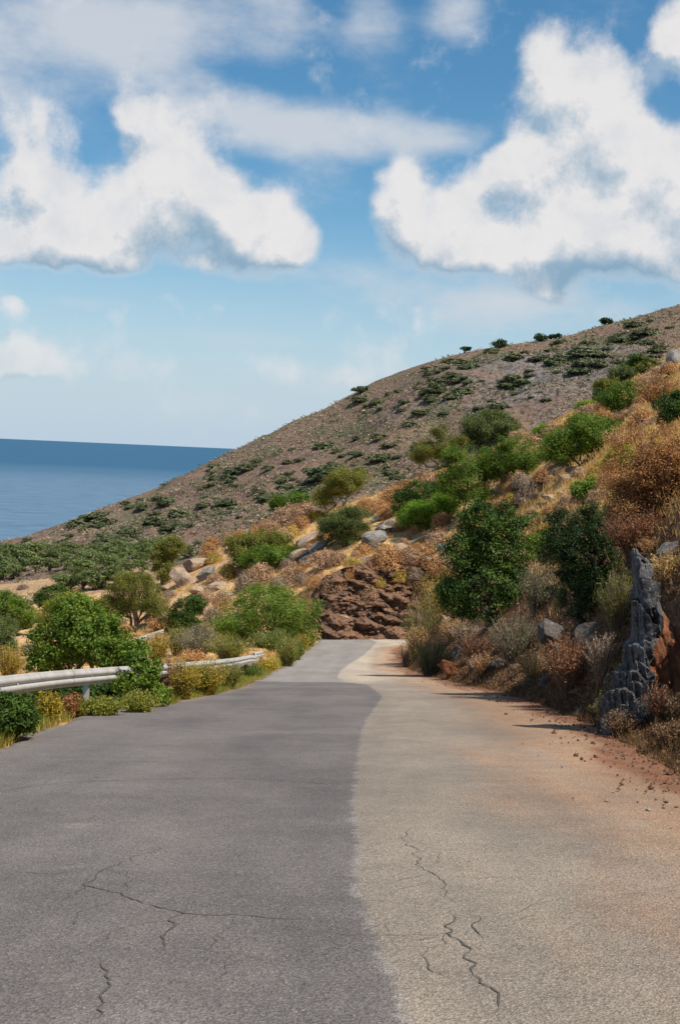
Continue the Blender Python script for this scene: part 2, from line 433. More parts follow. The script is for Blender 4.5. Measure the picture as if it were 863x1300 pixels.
ST = {   # cross-sections of the land: distance -> points (photo pixels at that distance)
    -30: None,
    6: [(-3000, 2200), (-1500, 1500), (-800, 1180), (-660, 1135), (1210, 1135), (1290, 1080), (1420, 850), (1900, 560), (3500, -300)],
    11: [(-1600, 1350), (-500, 1060), (-180, 995), (863, 989), (925, 965), (1000, 870), (1130, 710), (1450, 480), (2500, -100)],
    14.5: [(-1500, 1300), (-330, 1050), (-60, 953), (800, 947), (870, 936), (935, 850), (990, 750), (1150, 600), (1500, 400), (2300, 0)],
    17: [(-1300, 1250), (-300, 1040), (0, 935), (757, 928), (800, 915), (862, 890), (880, 800), (900, 715), (960, 655), (1200, 510), (1500, 340), (2300, -50)],
    20: [(-1300, 1220), (-200, 1020), (35, 920), (722, 911), (765, 888), (812, 800), (850, 715), (950, 610), (1200, 450), (1800, 150)],
    25: [(-1200, 1180), (-100, 1000), (150, 903), (665, 892), (710, 872), (765, 790), (800, 725), (863, 635), (1000, 545), (1300, 390), (1800, 150)],
    30: [(-1100, 1150), (0, 980), (235, 886), (630, 880), (685, 852), (725, 795), (775, 720), (863, 612), (1000, 515), (1300, 370), (1800, 150)],
    36: [(-1000, 1100), (0, 960), (150, 912), (285, 872), (580, 868), (628, 842), (675, 790), (730, 715), (863, 578), (1000, 485), (1300, 350), (1800, 120)],
    45: [(-900, 1050), (0, 925), (150, 890), (320, 860), (535, 857), (572, 835), (612, 800), (680, 725), (863, 548), (1000, 455), (1300, 330), (1800, 100)],
    55: [(-800, 1000), (0, 893), (200, 866), (340, 850), (515, 848), (533, 832), (560, 800), (640, 715), (700, 662), (863, 522), (1000, 435), (1300, 320)],
    65: [(-700, 960), (0, 872), (200, 848), (355, 840), (509, 839), (528, 815), (548, 782), (610, 708), (700, 637), (863, 502), (1000, 410), (1300, 300)],
    80: [(-600, 920), (0, 848), (200, 822), (375, 825), (512, 824), (528, 805), (548, 768), (600, 700), (700, 617), (863, 482), (1000, 390), (1300, 290)],
    88: [(-600, 905), (0, 838), (200, 812), (390, 818), (640, 818), (665, 770), (720, 605), (863, 475), (1000, 385), (1300, 285)],
    95: [(-600, 890), (0, 830), (200, 806), (395, 812), (640, 812), (680, 700), (720, 592), (863, 468), (1000, 380), (1300, 285)],
    99: [(-600, 885), (0, 826), (200, 798), (330, 780), (385, 758), (410, 736), (450, 720), (545, 705), (620, 655), (700, 585), (863, 464), (1000, 378), (1300, 285)],
    115: [(-600, 870), (0, 808), (120, 792), (200, 765), (260, 738), (330, 716), (400, 690), (540, 640), (620, 602), (700, 560), (863, 455), (1000, 372), (1300, 280)],
    140: [(-600, 850), (0, 788), (150, 762), (200, 735), (245, 712), (300, 692), (370, 665), (430, 645), (540, 602), (620, 575), (700, 537), (800, 484), (863, 443), (1000, 375), (1300, 275)],
    160: [(-600, 835), (0, 774), (150, 756), (240, 735), (300, 722), (430, 680), (620, 612), (700, 572), (863, 480), (1000, 410), (1300, 310)],
    200: [(-600, 815), (0, 757), (240, 740), (430, 720), (620, 680), (863, 570), (1300, 400)],
    250: [(-600, 795), (0, 742), (240, 722), (430, 700), (620, 665), (863, 590), (1300, 430)],
    320: [(-600, 780), (0, 727), (240, 702), (430, 668), (620, 615), (863, 560), (1300, 430)],
    400: [(-600, 790), (0, 713), (120, 695), (240, 668), (430, 610), (560, 560), (640, 533), (863, 490), (1300, 390)],
    470: [(-600, 800), (0, 701), (120, 672), (240, 630), (340, 585), (430, 548), (560, 488), (640, 473), (863, 434), (1300, 330)],
    550: [(-600, 830), (-200, 752), (0, 689), (60, 672), (100, 657), (200, 618), (240, 598), (290, 572), (330, 552), (400, 521), (480, 480), (560, 453), (600, 444), (640, 438), (720, 426), (780, 409), (863, 386), (1000, 350), (1300, 290)],
    640: [(-600, 830), (0, 715), (200, 680), (400, 600), (640, 520), (863, 460), (1300, 360)],
    900: [(-600, 830), (0, 760), (200, 740), (400, 700), (640, 650), (863, 600), (1300, 520)],
}
_SY, _SX, _SZ = [], [], []
for _Y in sorted(ST):
    if ST[_Y] is None: continue
    pts = np.array([at(a, b, _Y) for a, b in ST[_Y]])
    _SY.append(_Y); _SX.append(pts[:, 0]); _SZ.append(pts[:, 2])
_SY = np.array(_SY, float)


def _sec(k, X):
    x, z = _SX[k], _SZ[k]
    r = np.interp(X, x, z)
    s0 = (z[1] - z[0]) / (x[1] - x[0]); s1 = (z[-1] - z[-2]) / (x[-1] - x[-2])
    r = np.where(X < x[0], z[0] + np.clip(s0, -.3, .3) * (X - x[0]), r)
    return np.where(X > x[-1], z[-1] + np.clip(s1, -.3, .3) * (X - x[-1]), r)


def height(X, Y):
    X = np.asarray(X, float); Y = np.asarray(Y, float)
    S = np.stack([_sec(k, X) for k in range(len(_SY))])
    k = np.clip(np.searchsorted(_SY, Y) - 1, 0, len(_SY) - 2)
    t = np.clip((Y - _SY[k]) / (_SY[k + 1] - _SY[k]), 0, 1)
    i = np.arange(len(X)); z = S[k, i] * (1 - t) + S[k + 1, i] * t
    z = np.where(Y < 6, S[0] + (np.interp(Y, _yy, _zz) - np.interp(6.0, _yy, _zz)), z)
    out = np.maximum(edge_l(Y) - X, X - edge_r(Y)); out = np.where(Y > 97, 5.0, out)
    P = np.stack([X, Y, 0 * X], 1)
    am = np.clip(out / 2.0, 0, 1)
    far = np.clip((Y - 170) / 150, 0, 1); crest = 1 - .75 * np.exp(-((Y - 550) / 40) ** 2)
    z = z + am * (fbm(P * .22, 4, 3) * .30 + np.abs(fbm(P * .9, 3, 9)) * .10) * (1 - far)
    z = z + far * crest * (fbm(P / 38, 5, 21) * 3.0 - np.abs(fbm(P / 16, 4, 33)) * 1.6 - (np.clip(.28 - np.abs(fbm(np.stack([X * .9 + Y * .5, (Y - X * .3) * .28, 0 * X], 1) / 34, 3, 47)), 0, 1)) * 9.0)
    rz = road_z(X, Y) - .07
    w = np.clip(out / .7, 0, 1); w = w * w * (3 - 2 * w)
    z = np.where(Y < 97, rz * (1 - w) + z * w, z)
    return z


def hit(px, py, ymin=4.0):
    for k in range(40):
        d = ray(px, py + 1.5 * k); t = np.geomspace(ymin, 860, 2600); Q = EYE + d[None] * t[:, None]
        below = Q[:, 2] < height(Q[:, 0], Q[:, 1])
        j = np.argmax(below)
        if below[j] and j > 0: return Q[j]
    raise ValueError((px, py))


def hitY(px, py, Y):
    """point of the land straight below or above the pixel at the given distance"""
    q = at(px, py, Y); q[2] = height(q[:1], q[1:2])[0]; return q


def ppm(Y): return F_PX / Y


def terrain_mesh(name, xs, ys):
    X, Y = np.meshgrid(xs, ys); Xf, Yf = X.ravel(), Y.ravel()
    Z = height(Xf, Yf)
    me = mesh_np(name, np.stack([Xf, Yf, Z], 1), grid_faces(len(ys), len(xs)), True)
    return me, Xf, Yf, Z


t_ = np.linspace(-4.75, 4.75, 430); xs1 = 2.6 * np.sinh(t_)
ys1 = np.concatenate([np.arange(-28, 5, .6), np.geomspace(5, 178, 330)])
ys2 = np.geomspace(178, 900, 250); xs2 = np.linspace(-520, 640, 360)
me, X1, Y1, Z1 = terrain_mesh('hillside_ground', xs1, ys1)


def ground_material(far):
    m, nt, b, o = newmat('far_hill_ground' if far else 'hillside_ground')
    P = objcoord(nt, True)
    if not far:
        at_ = nt.nodes.new('ShaderNodeAttribute'); at_.attribute_name = 'soil'; soil = at_.outputs['Fac']
        n1 = noise(nt, P, .35, 5, .6); n2 = noise(nt, P, 2.3, 5, .65); n3 = noise(nt, P, 16, 4, .7)
        grass = mixc(nt, maprange(nt, n2, .35, .68), (.52, .31, .13), (.68, .48, .24))
        grass = mixc(nt, maprange(nt, n1, .5, .68), grass, (.48, .25, .12))
        earth = mixc(nt, maprange(nt, n2, .35, .65), (.085, .042, .024), (.19, .10, .055))
        col = mixc(nt, soil, grass, earth)
        at2 = nt.nodes.new('ShaderNodeAttribute'); at2.attribute_name = 'pale'
        col = mixc(nt, at2.outputs['Fac'], col, mixc(nt, n2, (.42, .25, .14), (.58, .38, .24)))
        col = mixc(nt, .8, col, mixc(nt, maprange(nt, n3, .3, .7), (.6, .6, .6), (1.2, 1.2, 1.2)), 'MULTIPLY')
        bump(nt, b, mth(nt, 'ADD', mth(nt, 'MULTIPLY', n2, .6), mth(nt, 'MULTIPLY', n3, .4)), .9, .15)
    else:
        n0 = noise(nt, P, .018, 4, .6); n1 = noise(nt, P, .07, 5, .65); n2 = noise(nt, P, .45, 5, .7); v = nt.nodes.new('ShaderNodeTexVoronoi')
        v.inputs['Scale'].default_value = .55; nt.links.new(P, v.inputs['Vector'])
        col = mixc(nt, maprange(nt, n0, .38, .62), (.175, .115, .084), (.215, .145, .098))  # cloud shadow over the hill is put into these darker soil tones
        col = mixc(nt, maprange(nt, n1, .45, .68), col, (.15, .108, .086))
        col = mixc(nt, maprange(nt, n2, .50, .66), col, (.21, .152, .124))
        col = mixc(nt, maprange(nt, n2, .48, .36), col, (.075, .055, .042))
        mp = nt.nodes.new('ShaderNodeMapping'); nt.links.new(P, mp.inputs[0]); mp.inputs['Scale'].default_value = (1, .55, 1)
        gv = mth(nt, 'ADD', noise(nt, mp.outputs[0], .045, 6, .66), mth(nt, 'MULTIPLY', mth(nt, 'SUBTRACT', n2, .5), .35))
        col = mixc(nt, maprange(nt, gv, .52, .64, 0, .75), col, mixc(nt, n2, (.085, .092, .052), (.125, .13, .074)))   # low green scrub cover
        at2 = nt.nodes.new('ShaderNodeAttribute'); at2.attribute_name = 'pale'
        col = mixc(nt, at2.outputs['Fac'], col, mixc(nt, n2, (.36, .22, .12), (.50, .34, .20)))
        at3 = nt.nodes.new('ShaderNodeAttribute'); at3.attribute_name = 'crag'
        col = mixc(nt, at3.outputs['Fac'], col, mixc(nt, maprange(nt, n2, .4, .62), (.07, .068, .072), (.24, .225, .22)))
        bump(nt, b, mth(nt, 'ADD', n2, mth(nt, 'MULTIPLY', v.outputs[0], .35)), 1.0, 1.6)
    nt.links.new(col, b.inputs['Base Color']); b.inputs['Roughness'].default_value = .95; b.inputs['Specular IOR Level'].default_value = .1
    return m


def fattr(me, name, vals):
    a = me.attributes.new(name, 'FLOAT', 'POINT'); a.data.foreach_set('value', np.asarray(vals, np.float32))


_o1 = X1 - edge_r(Y1)
_P1 = np.stack([X1, Y1, 0 * X1], 1); _n1 = fbm(_P1 * .3, 4, 55)
soil = np.clip((3.4 + .045 * Y1 - _o1 + _n1 * 1.5) / 1.6, 0, 1) * (Y1 < 70) * (_o1 > -1)
soil = np.maximum(soil, np.clip((edge_l(Y1) - X1) / .5, 0, 1) * np.clip(1 - (edge_l(Y1) - X1) / 5, 0, 1) * (Y1 < 60) * .7)
soil = np.maximum(soil, ((Y1 > 93) & (Y1 < 100) & (X1 > -4)) * .9)
fattr(me, 'soil', soil)
pale = np.clip((edge_l(Y1) - X1 - 4) / 6, 0, 1) * np.clip(.55 + _n1, 0, 1)
fattr(me, 'pale', pale)
hill = tag(link('hillside_ground', me, ground_material(False)), 'sunlit golden hillside of dry grass above and below the road', kind='structure')
me2, X2, Y2, Z2 = terrain_mesh('far_hill', xs2, ys2)
_P2 = np.stack([X2, Y2, 0 * X2], 1)
fattr(me2, 'pale', np.clip((300 - Y2) / 60 + fbm(_P2 / 30, 3, 5) * .6, 0, 1) * np.clip((-20 - X2) / 20, 0, 1))
_pxx = CX + F_PX * X2 / Y2
fattr(me2, 'crag', np.clip(1.25 - np.hypot((X2 - 75) / 42, (Y2 - 455) / 48) + fbm(_P2 / 18, 4, 8) * .5, 0, 1) * .85)
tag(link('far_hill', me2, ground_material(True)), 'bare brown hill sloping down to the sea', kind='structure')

# ------------------------------------------------------------------ sea
m, nt, b, o = newmat('sea_water')
P = objcoord(nt, True)
n1 = noise(nt, P, .06, 5, .6); n2 = noise(nt, P, .0011, 3, .5)
mp = nt.nodes.new('ShaderNodeMapping'); nt.links.new(P, mp.inputs[0]); mp.inputs['Scale'].default_value = (.6, 1, 1)
n3 = noise(nt, mp.outputs[0], .05, 6, .7)
sp = nt.nodes.new('ShaderNodeSeparateXYZ'); nt.links.new(P, sp.inputs[0])
deep = maprange(nt, mth(nt, 'ADD', sp.outputs[1], mth(nt, 'MULTIPLY', n2, 900)), 2000, 3800)
col = mixc(nt, deep, mixc(nt, maprange(nt, n3, .3, .7), (.055, .115, .185), (.10, .175, .255)), (.008, .075, .15))
nt.links.new(col, b.inputs['Base Color']); b.inputs['Roughness'].default_value = .5; b.inputs['Specular IOR Level'].default_value = .22
bump(nt, b, mth(nt, 'ADD', n1, n3), .6, 1.2)
SEA_Z = -59.0
V = np.array([[-90000, 300, SEA_Z], [90000, 300, SEA_Z], [90000, 150000, SEA_Z], [-90000, 150000, SEA_Z], [-90000, -20000, SEA_Z], [90000, -20000, SEA_Z]], float)
tag(link('sea', mesh_np('sea', V, np.array([[0, 1, 2, 3], [4, 5, 1, 0]])), m), 'calm blue open sea reaching to the horizon', kind='structure')

# ------------------------------------------------------------------ road
sy1 = [road_hit(*p) for p in ((560, 1390), (530, 1340), (512, 1300), (497, 1250), (481, 1205), (465, 1165), (450, 1130), (452, 1085), (447, 1020), (452, 980), (456, 940), (464, 915), (478, 896), (486, 884))]
SEAM_Y = np.array([-30] + [q[1] for q in sy1]); SEAM_X = np.array([sy1[0][0]] + [q[0] for q in sy1])
arc = [road_hit(*p) for p in ((486, 884), (482, 876), (470, 870), (448, 867), (425, 866))]
s2 = [road_hit(*p) for p in ((440, 867), (428, 860), (432, 851), (446, 841), (462, 831), (472, 822), (478, 815))]
S2_Y = np.array([q[1] for q in s2] + [120]); S2_X = np.array([q[0] for q in s2] + [0.6])
rys = np.concatenate([np.arange(-25, 2.5, .5), np.geomspace(2.5, 97.5, 420)])
nc = 90
u = np.linspace(0, 1, nc)
XL, XR = edge_l(rys), edge_r(rys)
_en = fbm(np.stack([rys * 1.7, 0 * rys, 0 * rys], 1), 4, 71) * .16
_en2 = fbm(np.stack([rys * 1.9, 0 * rys + 9, 0 * rys], 1), 4, 77) * .20
RX = (XL + _en)[:, None] * (1 - u) + (XR + .25 + _en2)[:, None] * u
RYg = np.repeat(rys[:, None], nc, 1)
RZg = road_z(RX.ravel(), RYg.ravel()).reshape(RX.shape)
_pr = np.stack([RX.ravel(), RYg.ravel(), 0 * RX.ravel()], 1)
RZg = RZg + (fbm(_pr * .8, 3, 12) * .006).reshape(RX.shape)
RZg[:, 0] -= .10; RZg[:, -1] -= .10
me = mesh_np('road', np.stack([RX, RYg, RZg], -1).reshape(-1, 3), grid_faces(len(rys), nc), True)
seam = RX - np.interp(RYg, SEAM_Y, SEAM_X)
ya = sorted([(q[0], q[1]) for q in arc])
topY = np.interp(RX, [a[0] for a in ya], [a[1] for a in ya])      # far end of the dark asphalt
topY = np.where(RX < ya[0][0], ya[0][1] + .15 * (ya[0][0] - RX), topY)
dark = np.minimum(-seam, (topY - RYg) * .35)
light = np.where(RYg < arc[2][1], -dark, np.minimum(RX - np.interp(RYg, S2_Y, S2_X), -dark))
fattr(me, 'dark', dark.ravel()); fattr(me, 'light', light.ravel())
fattr(me, 'right', (XR[:, None] - RX).ravel()); fattr(me, 'left', (RX - XL[:, None]).ravel())
m, nt, b, o = newmat('asphalt')
P = objcoord(nt, True)


def attr(nt, n):
    a = nt.nodes.new('ShaderNodeAttribute'); a.attribute_name = n; return a.outputs['Fac']


ne = noise(nt, P, 5, 7, .72); nb = noise(nt, P, .5, 5, .6); nf = noise(nt, P, 55, 4, .75); ng = noise(nt, P, 3.0, 5, .6)
ev = mth(nt, 'MULTIPLY', mth(nt, 'SUBTRACT', ne, .5), .26)
fd = maprange(nt, mth(nt, 'ADD', attr(nt, 'dark'), ev), -.035, .035)
fl = maprange(nt, mth(nt, 'ADD', attr(nt, 'light'), ev), -.035, .035)
vo = nt.nodes.new('ShaderNodeTexVoronoi'); vo.inputs['Scale'].default_value = 105; nt.links.new(P, vo.inputs['Vector'])
sepc = nt.nodes.new('ShaderNodeSeparateColor'); nt.links.new(vo.outputs['Color'], sepc.inputs[0])
mid = mixc(nt, nb, (.23, .21, .195), (.27, .245, .225))
dk = mixc(nt, maprange(nt, nb, .35, .65), (.128, .113, .108), (.158, .141, .134))
lt = mixc(nt, maprange(nt, nb, .35, .65), (.215, .180, .145), (.265, .222, .18))
spy = nt.nodes.new('ShaderNodeSeparateXYZ'); nt.links.new(P, spy.inputs[0])
lt = mixc(nt, maprange(nt, spy.outputs[1], 33, 42), lt, mixc(nt, nb, (.37, .31, .245), (.44, .375, .30)))   # older pale surfacing past the patch
col = mixc(nt, fl, mid, lt); col = mixc(nt, fd, col, dk)
# reddish dust blown off the bank, dense at the edge, thinning in streaks along the traffic
mp = nt.nodes.new('ShaderNodeMapping'); nt.links.new(P, mp.inputs[0]); mp.inputs['Scale'].default_value = (1, .16, 1)
ns = noise(nt, mp.outputs[0], 1.6, 6, .62)
rt = mth(nt, 'ADD', attr(nt, 'right'), mth(nt, 'MULTIPLY', mth(nt, 'SUBTRACT', ns, .5), 2.4))
col = mixc(nt, maprange(nt, rt, 2.1, .5, 0, .75), col, (.33, .19, .105))
rt2 = mth(nt, 'ADD', attr(nt, 'right'), mth(nt, 'MULTIPLY', mth(nt, 'SUBTRACT', ns, .5), 1.6))
col = mixc(nt, maprange(nt, rt2, .62, .05, 0, .92), col, mixc(nt, ng, (.13, .05, .025), (.24, .105, .05)))
lt_ = mth(nt, 'ADD', attr(nt, 'left'), mth(nt, 'MULTIPLY', mth(nt, 'SUBTRACT', ns, .5), .8))
col = mixc(nt, maprange(nt, lt_, .35, .02, 0, .7), col, (.24, .18, .12))
# wear along the traffic, old oil stains
tr = noise(nt, mp.outputs[0], .9, 5, .6)
col = mixc(nt, .9, col, mixc(nt, maprange(nt, tr, .3, .7), (.84, .84, .85), (1.12, 1.11, 1.09)), 'MULTIPLY')
st = noise(nt, P, 1.1, 6, .68)
col = mixc(nt, maprange(nt, st, .60, .74, 0, .30), col, (.07, .062, .058))
col = mixc(nt, maprange(nt, noise(nt, P, .8, 6, .7), .60, .72, 0, .28), col, (.30, .26, .22))
wt_ = attr(nt, 'right')
for c0 in (1.35, 2.95, 4.4, 5.9):
    dd = mth(nt, 'ABSOLUTE', mth(nt, 'SUBTRACT', mth(nt, 'ADD', wt_, mth(nt, 'MULTIPLY', mth(nt, 'SUBTRACT', nb, .5), .5)), c0))
    col = mixc(nt, maprange(nt, dd, .38, .05, 0, .32), col, mixc(nt, 1.0, col, (.80, .80, .82), 'MULTIPLY'))
v2 = nt.nodes.new('ShaderNodeTexVoronoi'); v2.inputs['Scale'].default_value = 38; nt.links.new(P, v2.inputs['Vector'])
col = mixc(nt, maprange(nt, v2.outputs[0], .16, .10, 0, .55), col, (.42, .38, .34))
# aggregate
spk = mixc(nt, maprange(nt, sepc.outputs[0], .05, .95, smooth=False), (.62, .62, .62), (1.38, 1.38, 1.38))
col = mixc(nt, .75, col, spk, 'MULTIPLY')
col = mixc(nt, .75, col, mixc(nt, maprange(nt, nf, .3, .7), (.68, .68, .68), (1.3, 1.3, 1.3)), 'MULTIPLY')
col = mixc(nt, .6, col, mixc(nt, maprange(nt, ng, .3, .7), (.86, .86, .87), (1.1, 1.1, 1.09)), 'MULTIPLY')
nt.links.new(col, b.inputs['Base Color']); b.inputs['Roughness'].default_value = .86; b.inputs['Specular IOR Level'].default_value = .3
bump(nt, b, mth(nt, 'ADD', mth(nt, 'MULTIPLY', vo.outputs[0], 1.2), nf), .55, .012)
road = tag(link('road', me, m), 'patched grey asphalt road running downhill with a paler right lane', kind='structure')

m, nt, b, o = newmat('crack_fill'); P = objcoord(nt, True)
nt.links.new(mixc(nt, noise(nt, P, 30, 3), (.042, .037, .032), (.10, .086, .066)), b.inputs['Base Color']); b.inputs['Roughness'].default_value = .95
M['crack'] = m
CR = [  # polyline in photo pixels on the asphalt, width in metres
    ([(104, 1116), (112, 1127), (135, 1132), (165, 1141), (195, 1150), (228, 1160), (262, 1163), (300, 1163), (345, 1166), (388, 1168)], .013),
    ([(388, 1182), (430, 1186), (470, 1188), (520, 1186), (566, 1187)], .007),
    ([(226, 1160), (219, 1172), (213, 1188), (209, 1208)], .018),
    ([(130, 1221), (134, 1233), (142, 1243), (136, 1256), (128, 1266), (130, 1282), (110, 1298)], .015),
    ([(8, 1004), (40, 998), (90, 993), (150, 991), (215, 989), (270, 988), (330, 990), (385, 993), (445, 996)], .020),
    ([(215, 1074), (190, 1083), (165, 1089), (150, 1100), (128, 1105), (116, 1117), (100, 1138)], .007),
    ([(160, 1105), (163, 1120), (158, 1137)], .006), ([(0, 1108), (35, 1109), (80, 1111)], .007),
    ([(518, 1054), (512, 1066), (530, 1080), (528, 1098), (545, 1108), (566, 1122), (570, 1140), (582, 1150)], .008),
    ([(566, 1160), (572, 1172), (570, 1186), (588, 1193), (590, 1210), (606, 1226), (604, 1240), (622, 1252), (632, 1270), (634, 1290)], .015),
    ([(570, 1186), (556, 1200), (540, 1214), (546, 1230), (562, 1244)], .008), ([(590, 1194), (612, 1190), (606, 1176), (598, 1158)], .008),
    ([(540, 1100), (552, 1095), (560, 1083)], .006), ([(604, 1240), (585, 1250), (560, 1252)], .006),
    ([(170, 1212), (150, 1217), (132, 1222)], .007), ([(228, 1160), (250, 1152), (268, 1154)], .005), ([(300, 1163), (292, 1178), (270, 1192), (262, 1210)], .004),
]
CRW = [(np.array([road_hit(*p) for p in pl]), w) for pl, w in CR]
_rb = np.random.default_rng(12)
for Q, w in list(CRW):
    for k in range(int(2 + 2.2 * np.linalg.norm(np.diff(Q, axis=0), axis=1).sum())):
        j = _rb.integers(len(Q) - 1); a = Q[j] + (Q[j + 1] - Q[j]) * _rb.random(); d = Q[j + 1] - Q[j]; d = d / (np.linalg.norm(d) + 1e-6)
        th = _rb.choice([-1, 1]) * _rb.uniform(.6, 1.5); d2 = np.array([d[0] * math.cos(th) - d[1] * math.sin(th), d[0] * math.sin(th) + d[1] * math.cos(th), 0]); L = _rb.uniform(.08, .38)
        e = a + d2 * L; e2 = e + (d2 + _rb.normal(0, .6, 3) * np.array([1, 1, 0])) * L * .6; CRW.append((np.stack([a, e, e2]), min(w, .009) * _rb.uniform(.3, .7)))
for Q, w in CRW:
    pts = []
    for a, c in zip(Q[:-1], Q[1:]):
        n = max(3, int(np.linalg.norm(c - a) / .03)); tt = np.linspace(0, 1, n, endpoint=False)[:, None]; pts.append(a + (c - a) * tt)
    pts = np.concatenate(pts + [Q[-1:]])
    pts[:, :2] += np.stack([fbm(pts * 9 + 3, 3, 1), fbm(pts * 9 + 31, 3, 2)], 1) * .035
    t = np.gradient(pts, axis=0); nrm = np.stack([-t[:, 1], t[:, 0], 0 * t[:, 0]], 1); nrm /= np.linalg.norm(nrm, axis=1)[:, None] + 1e-9
    ww = .25 * w * (.25 + np.clip(.8 + fbm(pts * 14, 3, 5) * .9, .05, 2)) * np.minimum(1, np.minimum(np.arange(len(pts)), np.arange(len(pts))[::-1]) / 6 + .15)
    A, B = pts + nrm * ww[:, None], pts - nrm * ww[:, None]
    for R_ in (A, B): R_[:, 2] = road_z(R_[:, 0], R_[:, 1]) + fbm(np.stack([R_[:, 0], R_[:, 1], 0 * R_[:, 0]], 1) * .8, 3, 12) * .006 + .004
    link('crack', mesh_np('crack', np.stack([A, B], 1).reshape(-1, 3), np.array([[2 * i, 2 * i + 1, 2 * i + 3, 2 * i + 2] for i in range(len(pts) - 1)])), M['crack'], road)

# ------------------------------------------------------------------ rocks
def ico(sub):
    import bmesh
    bm = bmesh.new(); bmesh.ops.create_icosphere(bm, subdivisions=sub, radius=1.0)
    V = np.array([v.co[:] for v in bm.verts]); F = np.array([[v.index for v in f.verts] for f in bm.faces]); bm.free(); return V, F


ICO = {k: ico(k) for k in (2, 3, 4, 5)}


def boulder(seed, size=(1, 1, 1), sub=3, cuts=11, rough=.10, tilt=0.0):
    r = np.random.default_rng(seed); V, F = ICO[sub]; V = V.copy()
    for _ in range(cuts):
        n = r.normal(0, 1, 3); n /= np.linalg.norm(n); d = r.uniform(.45, .82)
        s = V @ n; V -= n[None] * np.maximum(0, s - d)[:, None] * .96
    V += V / (np.linalg.norm(V, axis=1)[:, None]) * (fbm(V * 2.2 + seed, 4, seed) * rough)[:, None]
    V *= np.array(size)
    if tilt:
        c, s = math.cos(tilt), math.sin(tilt); x, z = V[:, 0].copy(), V[:, 2].copy(); V[:, 0], V[:, 2] = c * x - s * z, s * x + c * z
    return V, F


def rock(px, py, wpx, hpx, label, mat='rock_grey', seed=1, depth=.9, tilt=0., sub=3, group=None, sink=.25, name='boulder', Y=None, cuts=11):
    q = hit(px, py) if Y is None else hitY(px, py, Y)
    s = 1 / ppm(q[1])
    V, F = boulder(seed, (wpx * s * .62, wpx * s * .62 * depth, hpx * s * .62), sub, cuts, .09, tilt)
    V[:, 2] += hpx * s * (.5 - sink)
    o = link(name, mesh_np(name, V, F), M[mat], None, q)
    return tag(o, label, 'rock', group)


def loft(rings, seed, nseg=40, per=9, amp=.06, freq=2.5, zs=1.0):
    """closed column: rings (centre xyz, half width, half depth)"""
    R = np.array(rings, float); n = len(R)
    tt = np.linspace(0, n - 1, (n - 1) * per + 1)
    C = np.stack([np.interp(tt, np.arange(n), R[:, k]) for k in range(5)], 1)
    th = np.arange(nseg) / nseg * 2 * math.pi
    cs, sn = np.cos(th), np.sin(th)
    cs = np.sign(cs) * np.abs(cs) ** .75; sn = np.sign(sn) * np.abs(sn) ** .75
    V = np.stack([C[:, 0:1] + C[:, 3:4] * cs, C[:, 1:2] + C[:, 4:5] * sn, C[:, 2:3] + 0 * cs], -1).reshape(-1, 3)
    out = np.stack([np.tile(cs, len(C)), np.tile(sn, len(C)), np.zeros(len(C) * nseg)], 1)
    w = np.abs(fbm(V * freq * np.array([1, 1, zs]), 5, seed)) - .35
    lay = vn(V * np.array([1.2, 1.2, 5.0 * zs]), seed + 9)
    V = V + out * (w * amp * 2.2 + lay * amp * .5)[:, None]
    V[:, 2] += fbm(V * freq * 1.3, 3, seed + 3) * amp * .6
    i = np.arange(len(C) * nseg).reshape(len(C), nseg); j = np.roll(i, -1, 1)
    F = np.stack([i[:-1], i[1:], j[1:], j[:-1]], -1).reshape(-1, 4)
    top, bot = V[i[0]].mean(0), V[i[-1]].mean(0); nv = len(V); V = np.concatenate([V, [top, bot]])
    T = np.concatenate([np.stack([i[0], j[0], np.full(nseg, nv)], 1), np.stack([j[-1], i[-1], np.full(nseg, nv + 1)], 1)])
    return V, [F, T]


def px_rings(rows, base):
    out = []
    for (px, py, hw, hd, Y) in rows:
        q = at(px, py, Y) - base; out.append((q[0], q[1], q[2], hw / ppm(Y), hd))
    return out


# the big outcrop beside the road: a grey fin in front of red-stained rock
_b = hitY(815, 925, 16.6)
oc = tag(link('rock_outcrop', None, loc=_b), 'tall jagged grey fin of rock with rust red face at the roadside', 'rock')
V, F = loft(px_rings([(805, 697, 2, .04, 17.1), (809, 708, 7, .16, 17.05), (815, 732, 12, .26, 17.0), (817, 768, 12, .32, 16.9), (814, 800, 9, .34, 16.85), (809, 832, 13, .38, 16.75), (803, 865, 18, .42, 16.6), (796, 900, 24, .46, 16.45), (791, 945, 28, .5, 16.35)], _b), 5, 120, 24, .012, 3.0)
n0 = V - np.array([V[:, 0].mean(), V[:, 1].mean(), 0]); n0[:, 2] = 0; n0 /= np.linalg.norm(n0, axis=1)[:, None] + 1e-6
for k, (dv, fq, am_) in enumerate([((2.6, .6, .75), 1.5, .13), ((-2.2, 1.2, .95), 1.3, .09), ((1.0, 1.2, 1.5), 1.3, .045), ((3.0, -1, .6), 3.4, .04)]):
    tt = V @ np.array(dv) * fq + fbm(V * 1.1, 3, 40 + k) * .7; st_ = tt - np.floor(tt)          # saw-tooth: broken ledges with sharp lips
    V = V + n0 * ((st_ - .5) * am_)[:, None]
V += n0 * (fbm(V * 7, 4, 88) * .022)[:, None]
tag(link('grey_fin', mesh_np('grey_fin', V, F), M['rock_fin'], oc), 'blue grey fractured fin with pale mineral streaks')
for k, (px, py, hw, hh, hd, Y, tl) in enumerate([(776, 924, 13, 16, .24, 16.3, -.4), (822, 922, 20, 22, .28, 16.5, .2), (829, 772, 7, 36, .18, 16.8, .36)]):
    V, F = boulder(95 + k, (hw / ppm(Y) * 1.4, hd, hh / ppm(Y) * 1.3), 4, 22, .08, tl)
    link('grey_block', mesh_np('grey_block', V, F), M['rock_fin'], oc, at(px, py, Y) - _b)
